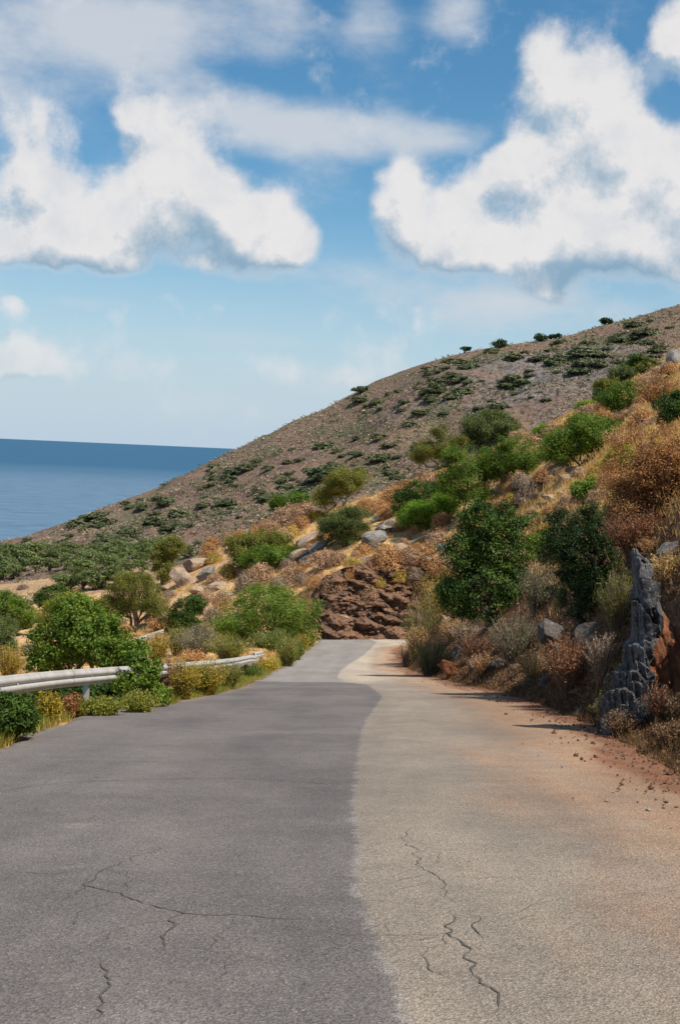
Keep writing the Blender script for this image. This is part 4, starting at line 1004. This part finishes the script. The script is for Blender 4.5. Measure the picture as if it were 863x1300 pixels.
bushy('thorn_shrub', 'brown dead weeds hugging the foot of the grey fin', 'shrub', (790, 940), 56, 40, 'litter', 121, 190, .04, .4, 14, .1, Y=15.9)
bushy('thorn_shrub', 'dry straw weeds between the fin and the pointed stone', 'shrub', (776, 880), 40, 64, 'cushion_grey', 122, 190, .04, .35, 14, .15, Y=16.9)
bushy('thorn_shrub', 'olive twiggy shrub leaning on the upper grey slab', 'shrub', (794, 830), 40, 90, 'yolive', 123, 200, .045, .25, 18, .25, Y=17.3)
bushy('thorn_shrub', 'rusty weeds at the bottom of the red rock face', 'shrub', (838, 940), 54, 50, 'redbrown', 124, 190, .04, .4, 14, .1, Y=15.8)
bushy('thorn_shrub', 'dark dead weeds on the verge beneath the red rock face', 'shrub', (868, 965), 60, 44, 'litter', 125, 190, .04, .4, 14, .1, Y=14.6)

# --- along the guardrail
for i, (px, py, w, h, mt, lb, n) in enumerate([
    (60, 915, 34, 32, 'yellow', 'yellow flowering clump beside the guardrail post', 140), (92, 908, 30, 24, 'rust', 'orange dry clump behind the road edge bush', 110),
    (128, 908, 56, 22, 'ygreen', 'low yellow green mat along the asphalt edge', 200), (176, 904, 44, 24, 'ygreen', 'yellow green mat at the foot of the sapling', 170),
    (232, 888, 40, 42, 'yellow', 'tall yellow herb clump next to the red seed heads', 170), (262, 882, 48, 36, 'yellow', 'golden herb clump under the guardrail beam', 190), (290, 874, 34, 30, 'ygreen', 'yellow green herbs at the bend of the guardrail', 140),
    (214, 886, 30, 46, 'redbrown', 'reddish dry seed heads rising over the guardrail', 130), (318, 860, 34, 16, 'green', 'low green creeper under the far rail', 130), (340, 852, 30, 14, 'yellow', 'yellow tuft near the rail end', 90),
    (365, 846, 34, 30, 'ygreen', 'yellow green bush just past the rail end', 140), (392, 820, 26, 20, 'straw', 'pale straw grass at the inner edge of the bend', 90), (350, 828, 60, 22, 'green', 'green undergrowth beneath the big rounded bush', 190),
    (12, 862, 44, 34, 'yellow', 'orange yellow weeds behind the left end of the rail', 150), (250, 838, 60, 34, 'sage', 'grey green shrub behind the middle of the rail', 200), (200, 842, 40, 30, 'yellow', 'yellow weeds on the orange soil behind the rail', 130),
    (225, 832, 40, 30, 'ygreen', 'yellowish shrub left of the grey green shrub', 130), (290, 838, 60, 24, 'ygreen', 'yellow green undergrowth left of the big rounded bush', 180), (155, 852, 30, 18, 'rust', 'rusty weeds behind the sapling', 80), (376, 838, 22, 22, 'green', 'green sprout beside the rail end', 80), (382, 826, 22, 18, 'yellow', 'golden grass beside the road at the bend', 80)]):
    yv = road_hit(px, py)[1] if i in (0, 1, 2, 3, 4, 5, 6, 7, 8, 9, 10, 11, 19, 20) else None
    bushy('verge_plant', lb, 'plant', (px, py), w * 1.1, h * 1.35, mt, 140 + i, int(n * 1.4), .05, .45, 18, .12, Y=yv)

# --- cushion shrubs dotting the golden slope
def cushion_mesh(seed, kind):
    r = np.random.default_rng(seed); A, S = Acc(), Acc()
    shoots(A, S, r, .2, .78, .58, 150, .055, .45, 0, stem_r=.007)
    n = 2600; d = r.normal(0, 1, (n, 3)); d[:, 2] = np.abs(d[:, 2]); d /= np.linalg.norm(d, axis=1)[:, None]
    R = (1 + .20 * fbm(d * 3 + seed, 3, seed)) * r.uniform(.78, 1.03, n)
    P = d * R[:, None] * np.array([.56, .56, .72]); P[:, 2] = np.maximum(P[:, 2], .01)
    leaf_quads(A, P, d + r.normal(0, .6, (n, 3)), .06, .035, r)
    return S.mesh('twigs'), A.mesh('tips')


CM = {}
for kind, mt in (('tan', 'cushion'), ('rust', 'cushion_rust'), ('yellow', 'cushion_yellow'), ('grey', 'cushion_grey')):
    CM[kind] = []
    for s in range(3):
        a, b2 = cushion_mesh(300 + s * 7 + len(kind), kind); a.materials.append(M['twig']); b2.materials.append(M[mt]); CM[kind].append((a, b2))
CLAB = {'tan': 'pinkish tan dry cushion shrub on the golden slope', 'rust': 'rust orange dry cushion shrub on the golden slope', 'yellow': 'yellow dry cushion shrub on the golden slope', 'grey': 'greyish brown dry cushion shrub on the golden slope'}
CU = [
    (270, 698, 26, 16, 'rust'), (290, 692, 24, 16, 'tan'), (305, 687, 22, 14, 'rust'), (325, 683, 24, 16, 'rust'), (343, 676, 26, 15, 'tan'), (365, 665, 40, 22, 'tan'), (385, 662, 40, 24, 'tan'), (360, 690, 28, 18, 'tan'), (338, 672, 22, 12, 'rust'),
    (410, 720, 40, 22, 'tan'), (428, 718, 26, 18, 'tan'), (425, 752, 34, 22, 'tan'), (445, 735, 30, 16, 'rust'), (330, 742, 40, 26, 'tan'), (312, 750, 30, 22, 'grey'), (290, 735, 28, 18, 'yellow'), (355, 750, 30, 18, 'grey'), (372, 737, 34, 20, 'tan'), (385, 742, 24, 14, 'grey'), (398, 745, 26, 14, 'rust'),
    (490, 722, 46, 30, 'rust'), (520, 715, 30, 20, 'tan'), (545, 722, 34, 24, 'rust'), (555, 695, 34, 20, 'tan'), (470, 730, 30, 20, 'tan'), (505, 738, 24, 16, 'yellow'), (482, 745, 22, 12, 'yellow'), (528, 735, 22, 14, 'grey'), (448, 720, 26, 12, 'yellow'), (460, 705, 28, 14, 'rust'), (425, 775, 26, 18, 'tan'), (470, 760, 26, 16, 'tan'),
    (500, 640, 40, 22, 'rust'), (520, 632, 44, 22, 'rust'), (545, 622, 40, 22, 'tan'), (500, 655, 34, 16, 'rust'), (525, 650, 30, 14, 'tan'), (480, 650, 28, 14, 'rust'), (465, 645, 28, 12, 'rust'), (450, 655, 24, 12, 'tan'),
    (560, 670, 30, 18, 'rust'), (590, 672, 26, 14, 'rust'), (610, 668, 30, 20, 'yellow'), (640, 648, 34, 16, 'rust'), (665, 640, 30, 18, 'grey'), (675, 628, 30, 18, 'grey'), (690, 612, 30, 16, 'rust'), (700, 655, 30, 14, 'rust'), (720, 650, 34, 22, 'tan'), (740, 640, 34, 18, 'tan'), (680, 672, 26, 14, 'rust'), (655, 680, 24, 14, 'tan'), (710, 690, 26, 16, 'rust'), (690, 678, 22, 12, 'yellow'),
    (680, 565, 34, 16, 'tan'), (660, 560, 30, 14, 'tan'), (700, 552, 30, 14, 'tan'), (745, 532, 34, 18, 'tan'), (765, 535, 26, 14, 'rust'), (690, 580, 30, 14, 'rust'), (675, 595, 26, 12, 'rust'), (720, 580, 26, 14, 'tan'), (815, 545, 40, 24, 'rust'), (835, 482, 36, 16, 'tan'), (850, 475, 30, 14, 'rust'), (820, 492, 30, 16, 'tan'), (800, 522, 26, 14, 'rust'), (775, 620, 36, 24, 'rust'), (760, 640, 30, 20, 'tan'), (755, 610, 26, 16, 'yellow'),
    (262, 765, 24, 16, 'tan'), (280, 778, 22, 14, 'rust'), (270, 790, 26, 18, 'grey'), (255, 808, 22, 16, 'tan'), (205, 770, 22, 12, 'tan'), (225, 812, 20, 12, 'rust'), (215, 760, 22, 10, 'grey'), (195, 790, 24, 14, 'tan'), (283, 765, 22, 14, 'tan'), (410, 688, 24, 12, 'rust'), (545, 745, 26, 18, 'yellow'), (560, 742, 24, 22, 'yellow'), (555, 765, 26, 24, 'ye'), (570, 640, 24, 12, 'rust'),
    (130, 745, 22, 8, 'grey'), (112, 742, 18, 7, 'grey'), (150, 738, 18, 8, 'grey'), (30, 748, 16, 6, 'grey'), (100, 752, 16, 7, 'tan'),
    (640, 690, 30, 18, 'rust'), (625, 640, 26, 12, 'rust'), (605, 690, 26, 14, 'tan'), (565, 720, 24, 18, 'tan'), (530, 770, 22, 16, 'tan'), (575, 745, 22, 16, 'rust'), (705, 715, 28, 20, 'rust'), (660, 712, 24, 14, 'tan'), (760, 560, 26, 14, 'tan'), (780, 545, 30, 18, 'rust'), (640, 612, 22, 12, 'tan'),
]
_rc = np.random.default_rng(41)
_bush = [(618, 720, 60, 85), (735, 700, 60, 90), (595, 610, 45, 45), (655, 582, 35, 30), (540, 645, 45, 30), (735, 560, 50, 35), (622, 545, 38, 20), (437, 668, 36, 26), (330, 700, 45, 28), (340, 780, 75, 45), (236, 780, 28, 26), (470, 760, 75, 50)]
_n = 0
while _n < 85:
    px, py = _rc.uniform(250, 860), _rc.uniform(450, 770); lo_, hi_ = np.interp(px, [250, 430, 560, 700, 863], [700, 655, 608, 545, 455]), np.interp(px, [250, 430, 560, 640, 720, 800, 863], [800, 740, 770, 700, 690, 600, 560])
    if not lo_ < py < hi_ or any(((px - a) / c) ** 2 + ((py - b) / d) ** 2 < 1 for a, b, c, d in _bush) or px < 560 and py > 780 - .1 * px: continue
    w = _rc.uniform(13, 26); CU.append((px, py, w, w * _rc.uniform(.5, .7), ['tan', 'rust', 'tan', 'grey', 'rust', 'yellow'][_n % 6])); _n += 1
MARKS = [(618, 720, 'dark carob tree'), (735, 700, 'dark evergreen shrub'), (595, 610, 'forked green tree'), (655, 585, 'round green tree with bare stems'), (545, 645, 'bright clipped looking bush'), (735, 560, 'broad green tree'), (622, 545, 'olive crest bush'), (555, 570, 'leaning umbrella tree'), (430, 620, 'twin stemmed tree'), (437, 668, 'loose olive ledge bush'), (368, 637, 'small skyline bush'), (330, 700, 'dark branched spur bush'), (340, 780, 'big rounded bush'), (236, 780, 'compact dark bush'), (210, 710, 'upright yellowish tree'), (170, 765, 'twisted olive tree'), (795, 505, 'green tree top on the brow'), (822, 610, 'big rust dome bush'), (480, 760, 'roadside rock cut'), (480, 690, 'broken ledges above the rock cut'), (392, 700, 'slanting ledge'), (720, 610, 'old dry stone line'), (852, 465, 'brow rocks'), (530, 790, 'yellow green broom')]


def near_label(px, py, w, kd):
    d, mx, my, nm = min((math.hypot(px - a, (py - b) * 1.2), a, b, n) for a, b, n in MARKS)
    rel = 'just uphill of' if py < my - 16 else ('just downhill of' if py > my + 22 else 'level with')
    size = 'large' if w >= 36 else ('small' if w <= 24 else 'medium')
    return f"{size} {dict(tan='pinkish tan', rust='rust orange', yellow='yellow', grey='greyish brown')[kd]} cushion shrub {rel} the {nm}"


for k, (px, py, w, h, kd) in enumerate(CU):
    if kd == 'ye': kd = 'yellow'
    q = hit(px, py); s = 1 / ppm(q[1]); lab = near_label(px, py, w, kd)
    if px < 200 and py < 760: lab = 'grey brown dry shrub on the tan ground below the olive grove'
    root = tag(link('cushion_shrub', None, loc=q), lab, 'shrub', 'dry cushion shrubs of the golden slope' if lab.startswith(('large', 'small', 'medium')) else 'grey dry shrubs below the grove')
    a, b2 = CM[kd][k % 3]
    t1 = link('twigs', a, None, root); t2 = link('tips', b2, None, root)
    root.scale = (w * s * .92, w * s * .92, h * s * 1.45); root.rotation_euler = (0, 0, k * 1.7)

# --- olive grove, ridge trees and far shrubs
def simple_tree(seed, mat, leaf=.3, flat=.8, trunk_h=.35):
    """unit tree: crown about 1 wide, 1 tall"""
    r = np.random.default_rng(seed); A, T = Acc(), Acc()
    lobes = [(r.uniform(-.2, .2), r.uniform(-.2, .2), .58 + r.uniform(-.1, .14), .30, .30, .27) for _ in range(4)]
    C, D = crown_points(r, lobes, 60, .1, .55); pk = r.integers(0, 60, 700)
    P = C[pk] + r.normal(0, .055, (700, 3)); leaf_quads(A, P, D[pk] * .8 + r.normal(0, .5, (700, 3)) + np.array([0, 0, .4]), .10, .06, r)
    for l in lobes: tube(T, wander(np.array([0, 0, -.05]), np.array(l[:3]), r, 5, .15), np.linspace(.035, .012, 5), 5)
    a, t = A.mesh('crown'), T.mesh('trunk', True); a.materials.append(M[mat]); t.materials.append(M['bark']); return t, a


GR = [simple_tree(700 + i, 'grove') for i in range(5)]
r_ = np.random.default_rng(17); grove = []
for row, (y0, y1, n, w) in enumerate([(708, 700, 15, 22), (716, 708, 15, 24), (726, 716, 12, 27), (738, 726, 9, 30), (747, 740, 6, 30)]):
    for i in range(n):
        px = -5 + (250 if row < 2 else (230, 200, 205)[row - 2]) * (i + r_.uniform(.1, .9)) / n
        py = y0 + (y1 - y0) * (px / 250) + r_.uniform(-2.5, 2.5)
        if row == 3 and px < 95: px = px * .3 - 6
        if row == 4: px = 75 + px * .38; py = 752 - (px - 75) * .08
        grove.append((px, py, w * r_.uniform(.75, 1.2), row))
ROWS = ['in the row at the foot of the far hill', 'in the second row from the far hill', 'in the third row from the far hill', 'in the row edging the tan clearing', 'in the hedge like row below the tan clearing']
for k, (px, py, w, row) in enumerate(grove):
    q = hit(px, py, 100); s = 1 / ppm(q[1])
    root = tag(link('olive_tree', None, loc=q), f'grey green olive tree {ROWS[row]}', 'tree', f'olive trees {ROWS[row]}')
    t, a = GR[k % 5]; link('trunk', t, None, root); link('crown', a, None, root)
    root.scale = (w * s * 1.25, w * s * 1.25, w * s * .85); root.rotation_euler = (0, 0, k * 2.1)

for i, (px, py, w, h, lb) in enumerate([(632, 442, 16, 9, 'lone windswept tree on the bare skyline of the far hill'), (684, 434, 14, 8, 'windswept tree leaning along the skyline scrub'), (698, 431, 9, 5, 'small tree second in the skyline scrub'), (769, 413, 13, 8, 'dark rounded tree standing high on the skyline'), (590, 446, 10, 4, 'low dark bush where the skyline bends'), (706, 430, 8, 5, 'tiny tree beside the small skyline tree')]):
    leafy('skyline_tree', lb, 'tree', (px - 2, py), [(px + 1, py - h * .5 - 1, w * .5, h * .42), (px + 4, py - h * .6 - 1, w * .36, h * .35)], 'dark', .5, .6, 2.0, .3, .25, 2, 800 + i)


def far_shrub(seed):
    r = np.random.default_rng(seed); A = Acc()
    n = 800; d = r.normal(0, 1, (n, 3)); d[:, 2] = np.abs(d[:, 2]); d /= np.linalg.norm(d, axis=1)[:, None]
    R = 1 + .38 * fbm(d * 2.2 + seed, 3, seed)
    P = d * (R * r.uniform(.7, 1.0, n))[:, None] * np.array([.5, .5, .5]); P[:, 2] = np.maximum(P[:, 2], .0)
    leaf_quads(A, P, d + r.normal(0, .6, (n, 3)), .15, .11, r)
    me = A.mesh('foliage'); me.materials.append(M['farshrub']); return me


FS = [far_shrub(900 + i) for i in range(6)]
r_ = np.random.default_rng(99)
cnt = 0; tries = 0; BP = []
BANDS = [(600, 470, 90, 30, -.25), (520, 500, 90, 30, -.3), (640, 500, 50, 25, -.2), (440, 560, 80, 30, -.3), (330, 640, 120, 26, -.25), (130, 680, 120, 16, -.15), (300, 600, 60, 24, -.4), (740, 460, 80, 24, -.15), (810, 430, 60, 20, -.2), (480, 590, 90, 26, -.3), (230, 655, 90, 20, -.3), (690, 450, 60, 12, -.2), (400, 610, 90, 22, -.3), (560, 480, 40, 30, 0), (150, 650, 60, 12, -.4)]
while cnt < 300 and tries < 6000:
    tries += 1
    if r_.random() < .78:
        b0 = BANDS[r_.integers(len(BANDS))]; dx = r_.normal(0, b0[2] * .5); px = b0[0] + dx; py = b0[1] + r_.normal(0, b0[3] * .5) + dx * b0[4]
    else:
        px, py = r_.uniform(-10, 870), r_.uniform(400, 720)
    crest = np.interp(px, [0, 100, 200, 290, 400, 480, 560, 640, 720, 780, 863], [689, 657, 618, 572, 521, 480, 453, 438, 426, 409, 386])
    if py < crest + 3: continue
    d = ray(px, py); t = np.linspace(200, 560, 700); Q = EYE + d[None] * t[:, None]; below = Q[:, 2] < height(Q[:, 0], Q[:, 1]); j = np.argmax(below)
    if not below[j] or j < 2: continue
    q = Q[j]
    if q[1] < 330: continue
    w = (r_.uniform(8, 17) if r_.random() < .75 else r_.uniform(17, 32)) / ppm(q[1])
    wp_ = w * ppm(q[1]); zone = 'along the skyline of the far hill' if py < crest + 22 else ('around the grey crag of the far hill' if abs(px - 690) < 90 and abs(py - 490) < 50 else ('on the foot of the far hill above the olive grove' if py > 655 else 'midway up the bare far hill'))
    sz = 'broad' if wp_ > 17 else ('small' if wp_ < 11 else 'middling')
    o = tag(link('scrub_bush', FS[cnt % 6], None, None, q), f'{sz} dark green scrub bush {zone}', 'bush', f'{sz} scrub bushes {zone}')
    BP.append(q)
    o.scale = (w * r_.uniform(.8, 1.3), w * r_.uniform(.8, 1.2), w * r_.uniform(.38, .60)); o.rotation_euler = (0, 0, r_.uniform(-.4, .4)); cnt += 1

# small scrub and stones of the far hill, too many and too small to tell apart
def scatter(name, label, mat, n, sampler, builder, seed):
    r = np.random.default_rng(seed); A = Acc(); builder(A, sampler(r, n), r)
    o = link(name, A.mesh(name), M[mat]); tag(o, label, None, None, 'stuff'); return o


def far_pts(r, n):
    Y = r.uniform(330, 556, n); px = r.uniform(-30, 900, n); X = (px - CX) / F_PX * Y; Z = height(X, Y)
    return np.stack([X, Y, Z], 1)


def tufts(size, per, aspect=.7, flat=.5):
    def f(A, P, r):
        n = len(P); k = fbm(P / 22, 3, 77); P = P[k > -.15]; n = len(P)
        Q = np.repeat(P, per, 0) + r.normal(0, 1, (n * per, 3)) * np.array([size * .5, size * .5, size * .2]) + np.array([0, 0, size * .25])
        leaf_quads(A, Q, r.normal(0, .6, Q.shape) + np.array([0, -.3, .7]), size * .8, size * .8 * aspect, r)
    return f


def bush_pts(r, n):
    b_ = np.array(BP)[r.integers(0, len(BP), n)]; X = b_[:, 0] + r.normal(0, 7, n); Y = np.minimum(b_[:, 1] + r.normal(0, 6, n), 554); return np.stack([X, Y, height(X, Y)], 1)


scatter('low_scrub', 'loose green scrub spreading between the far hill bushes', 'farshrub', 4200, bush_pts, tufts(.9, 7), 25)
scatter('low_scrub', 'fine low scrub covering the far hill', 'farshrub', 5000, far_pts, tufts(.9, 6), 5)
scatter('dry_scrub', 'dry brown cushion scrub covering the far hill', 'cushion_grey', 9000, far_pts, tufts(.8, 5), 6)


def stones(size):
    V0, F0 = ICO[2]; V0, F0 = ICO[2]
    bm_v = np.array([[1, 0, 0], [-1, 0, 0], [0, 1, 0], [0, -1, 0], [0, 0, 1], [0, 0, -1.]]); bm_f = np.array([[0, 2, 4], [2, 1, 4], [1, 3, 4], [3, 0, 4], [2, 0, 5], [1, 2, 5], [3, 1, 5], [0, 3, 5]])
    def f(A, P, r):
        n = len(P); s = size * r.lognormal(0, .45, n)
        V = bm_v[None] * r.uniform(.5, 1.2, (n, 6, 1)) * s[:, None, None]
        th = r.uniform(0, 6.28, n); c, sn = np.cos(th)[:, None], np.sin(th)[:, None]
        V = np.stack([V[..., 0] * c - V[..., 1] * sn, V[..., 0] * sn + V[..., 1] * c, V[..., 2] * .7], -1) + P[:, None]
        A.add(V.reshape(-1, 3), (bm_f[None] + 6 * np.arange(n)[:, None, None]).reshape(-1, 3))
    return f


scatter('scree', 'pale scree stones strewn over the far hill', 'rock_tan', 9000, far_pts, stones(.24), 8)


# dry grass of the near slope
def slope_pts(r, n):
    Y = np.exp(r.uniform(math.log(16), math.log(150), n)); px = r.uniform(180, 920, n); X = (px - CX) / F_PX * Y
    o = np.where(Y < 97, X - edge_r(Y), X + 9); keep = o > (1.4 + .03 * Y) * r.uniform(.8, 1.5, n); X, Y = X[keep], Y[keep]
    return np.stack([X, Y, height(X, Y)], 1)


def blades(h, per, w, spread):
    def f(A, P, r):
        n = len(P) * per; B = np.repeat(P, per, 0) + r.normal(0, spread, (n, 3)) * np.array([1, 1, 0]); sc_ = np.clip(B[:, 1:2] / 60, .3 if h > .25 else 1.0, None)
        a = r.uniform(0, 6.28, n); W = np.stack([np.cos(a), np.sin(a), 0 * a], 1) * w * sc_
        T = B + r.normal(0, .4 * h, (n, 3)) * np.array([1, 1, .2]) + np.array([0, 0, h]) * r.uniform(.5, 1.2, (n, 1))
        T = B + (T - B) * np.clip(B[:, 1:2] / 55, .5, 1.1) if h > .25 else T
        V = np.stack([B - W, B + W, T], 1); V[:, :2, 2] -= .04
        A.add(V.reshape(-1, 3), np.arange(n * 3).reshape(n, 3))
    return f


scatter('dry_grass', 'dry golden grass covering the slope above the road', 'straw', 26000, slope_pts, blades(.34, 9, .016, .14), 9)


def left_pts(r, n):
    Y = np.exp(r.uniform(math.log(60), math.log(150), n)); px = r.uniform(-40, 420, n); X = (px - CX) / F_PX * Y
    k = fbm(np.stack([X, Y, 0 * X], 1) * .12, 3, 3) > -.1; keep = k & (X < edge_l(Y) - 1.0); X, Y = X[keep], Y[keep]; return np.stack([X, Y, height(X, Y)], 1)


scatter('dry_grass', 'dry pale grass in the low ground beyond the guardrail', 'straw', 7000, left_pts, blades(.3, 8, .016, .14), 10)


def verge_pts(r, n):
    Y = np.exp(r.uniform(math.log(9), math.log(60), n)); X = edge_r(Y) + .12 + np.abs(r.normal(0, 1.0, n)); return np.stack([X, Y, height(X, Y)], 1)


scatter('leaf_litter', 'brown leaf litter and dead weeds along the bank', 'litter', 16000, verge_pts, tufts(.07, 5), 11)
scatter('dry_grass', 'dull dry grass along the foot of the bank', 'litter', 7000, verge_pts, blades(.14, 7, .006, .06), 12)


def grit_pts(r, n):
    Y = np.exp(r.uniform(math.log(6), math.log(60), n)); X = edge_r(Y) + .25 - np.abs(r.normal(0, .42, n)); return np.stack([X, Y, road_z(X, Y) + .012], 1)


scatter('gravel', 'small stones and grit at the road edge under the bank', 'rock_cut', 1500, grit_pts, stones(.014), 13)
scatter('clods', 'earth clods and stones at the foot of the bank', 'rock_cut', 2200, verge_pts, stones(.05), 14)


def lverge_pts(r, n):
    Y = np.exp(r.uniform(math.log(12), math.log(90), n)); X = edge_l(Y) - .05 - np.abs(r.normal(0, .7, n)); return np.stack([X, Y, height(X, Y)], 1)


scatter('verge_grass', 'yellow and green weeds fringing the asphalt below the guardrail', 'ygreen', 5200, lverge_pts, blades(.20, 8, .007, .07), 15)
scatter('verge_grass', 'straw coloured grass fringing the asphalt below the guardrail', 'straw', 3500, lverge_pts, blades(.16, 8, .006, .07), 16)

def behind_pts(r, n):
    Y = np.exp(r.uniform(math.log(13), math.log(52), n)); X = edge_l(Y) - .3 - np.abs(r.normal(0, 2.6, n)); return np.stack([X, Y, height(X, Y)], 1)


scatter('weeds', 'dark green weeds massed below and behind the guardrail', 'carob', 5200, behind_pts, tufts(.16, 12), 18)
scatter('weeds', 'yellow green weeds massed below and behind the guardrail', 'ygreen', 5000, behind_pts, blades(.24, 9, .010, .1), 19)

# loose stones lying on the asphalt by the bank
for i, (px, py, s, mt) in enumerate([(822, 1030, 6, 'tan'), (842, 1027, 4, 'dark brown'), (851, 1034, 5, 'tan'), (858, 1026, 5, 'reddish'), (777, 1007, 3, 'dark brown'), (818, 1041, 4, 'tan'), (769, 1018, 4, 'tan'), (851, 1053, 3, 'dark brown'), (642, 907, 4, 'dark brown'), (620, 889, 4, 'dark brown'), (631, 891, 4, 'dark brown'), (742, 967, 3, 'dark brown')]):
    q = road_hit(px, py); q[2] = road_z(q[0], q[1]); k = 1 / ppm(q[1])
    V, F = boulder(600 + i, (s * k * .7, s * k * .6, s * k * .42), 2, 9, .08); V[:, 2] += s * k * .28
    tag(link('pebble', mesh_np('pebble', V, F), M[{'tan': 'rock_tan', 'dark brown': 'rock_cut', 'reddish': 'rock_red'}[mt]], None, q), f'{mt} pebble lying loose on the asphalt below the bank', 'stone', f'{mt} loose pebbles on the asphalt')

# ------------------------------------------------------------------ guardrail
m, nt, b, o = newmat('galvanised_steel'); P = objcoord(nt, True)
n1 = noise(nt, P, 3.5, 5, .65); n2 = noise(nt, P, 40, 3, .6)
mp = nt.nodes.new('ShaderNodeMapping'); nt.links.new(P, mp.inputs[0]); mp.inputs['Scale'].default_value = (6, 6, .8)
n3 = noise(nt, mp.outputs[0], 2.5, 5, .7)
col = mixc(nt, maprange(nt, n1, .35, .7), (.55, .53, .50), (.43, .415, .39)); col = mixc(nt, maprange(nt, n3, .60, .78), col, (.30, .20, .12))
nt.links.new(col, b.inputs['Base Color']); b.inputs['Metallic'].default_value = .25; b.inputs['Roughness'].default_value = .48
bump(nt, b, n2, .15, .01)
M['steel'] = m
PROF = np.array([(-.155, .0), (-.150, .012), (-.125, .018), (-.10, .05), (-.075, .078), (-.045, .078), (-.02, .05), (-.006, .006), (.006, .006), (.02, .05), (.045, .078), (.075, .078), (.10, .05), (.125, .018), (.150, .012), (.155, .0)])   # (height, towards the road)
PROF[:, 1] *= .55; PROF[:, 0] *= .92


def rail_path(Y):
    X = edge_l(Y) - .55
    return X


gy = np.concatenate([np.linspace(9, 54, 181)])
gx = rail_path(gy); kx = np.hanning(61); kx /= kx.sum(); gx = np.convolve(np.pad(gx, 30, mode='reflect', reflect_type='odd'), kx, 'valid')
gz = road_z(gx, gy)
# height of the beam's centre above the road plane, settling and twisting towards its end
beamh = np.interp(gy, [9, 20, 30, 38, 43, 47, 50], [.58, .60, .60, .58, .60, .52, .62]); shove = np.interp(gy, [9, 38, 45, 50], [0, 0, .1, -.25]); twist = np.interp(gy, [9, 30, 42, 47, 50], [0.05, .05, .3, .2, .5])
gp = np.stack([gx + shove, gy, gz + beamh], 1)
gb = gp[40]
gb = np.array([gp[40][0], gp[40][1], height(gp[40:41, 0], gp[40:41, 1])[0]])
rail = tag(link('guardrail', None, loc=gb), 'pale weathered steel guardrail along the outer road edge', 'guardrail')
tg = np.gradient(gp, axis=0); tg /= np.linalg.norm(tg, axis=1)[:, None]
sd = np.stack([tg[:, 1], -tg[:, 0], 0 * tg[:, 0]], 1); sd /= np.linalg.norm(sd, axis=1)[:, None]; up = np.cross(sd, tg)
def beam_mesh(i0, i1, lift):
    n = i1 - i0; A = []
    for th in (0, -.006):
        c, s = np.cos(twist[i0:i1])[:, None, None], np.sin(twist[i0:i1])[:, None, None]
        a, h = (PROF[:, 1] + th + lift)[None, :, None], PROF[:, 0][None, :, None]
        A.append(gp[i0:i1, None] + sd[i0:i1, None] * (a * c - h * s * .6) + up[i0:i1, None] * (h * c + a * s * .6))
    k = len(PROF); V = np.concatenate([A[0].reshape(-1, 3), A[1].reshape(-1, 3)]) - gb
    f = grid_faces(n, k); return mesh_np('beam', V, np.concatenate([f, f[:, ::-1] + n * k]), True)


seg = 16; BEAMS = []
for j, i0 in enumerate(range(0, len(gy) - 2, seg)):
    BEAMS.append(link('beam', beam_mesh(i0, min(i0 + seg + 2, len(gy)), .007 * (j % 2)), M['steel'], rail))
for i in range(4, len(gy), seg):
    p = gp[i] - sd[i] * .07; g0 = height(p[:1], p[1:2])[0]
    acc = Acc(); h0, h1 = g0 - .25, p[2] + .1
    prof = np.array([(-.05, -.03), (.05, -.03), (.05, -.022), (-.042, -.022), (-.042, .022), (.05, .022), (.05, .03), (-.05, .03)])
    Vv = []
    for z in (h0, h1):
        for a, c in prof: Vv.append(np.array([p[0], p[1], z]) + sd[i] * a + np.array([tg[i][0], tg[i][1], 0]) * c - gb)
    F = [[k, (k + 1) % 8, 8 + (k + 1) % 8, 8 + k] for k in range(8)]
    acc.add(np.array(Vv), np.array(F)); link('post', acc.mesh('post'), M['steel'], rail)
    V, F = ICO[2]; V = V * np.array([.016, .016, .016]) + (gp[i] + sd[i] * .022 - gb); link('bolt', mesh_np('bolt', V, F, True), M['steel'], BEAMS[min(i // seg, len(BEAMS) - 1)])

# lengths of old rail lying on the soil behind it
_p0, _p1 = hit(158, 824), hit(208, 806)
for k, (off, lb) in enumerate(((0., 'upper of two old pale rails lying on the orange soil'), (1.0, 'lower of two old pale rails lying on the orange soil'))):
    a = _p0 + np.array([.25 * off, -1.0 * off, 0]); c = _p1 + np.array([.1 * off, -1.0 * off, 0])
    n = 26; t = np.linspace(0, 1, n)[:, None]; Q = a + (c - a) * t; zz = np.linspace(height(a[None, 0], a[None, 1])[0], height(c[None, 0], c[None, 1])[0], n)
    Q[:, 2] = zz + max(0, float((height(Q[:, 0], Q[:, 1]) - zz).max())) * .6 + .14
    d = (c - a); d[2] = 0; d /= np.linalg.norm(d); s_ = np.array([d[1], -d[0], 0])
    V = np.concatenate([(Q[:, None] + s_ * (PROF[:, 1] + e)[None, :, None] + np.array([0, 0, 1.]) * PROF[:, 0][None, :, None]).reshape(-1, 3) for e in (0, -.008)]) - Q[0]
    f = grid_faces(n, len(PROF)); tag(link('steel_rail', mesh_np('steel_rail', V, np.concatenate([f, f[:, ::-1] + n * len(PROF)]), True), M['steel'], None, Q[0]), lb, 'rail')
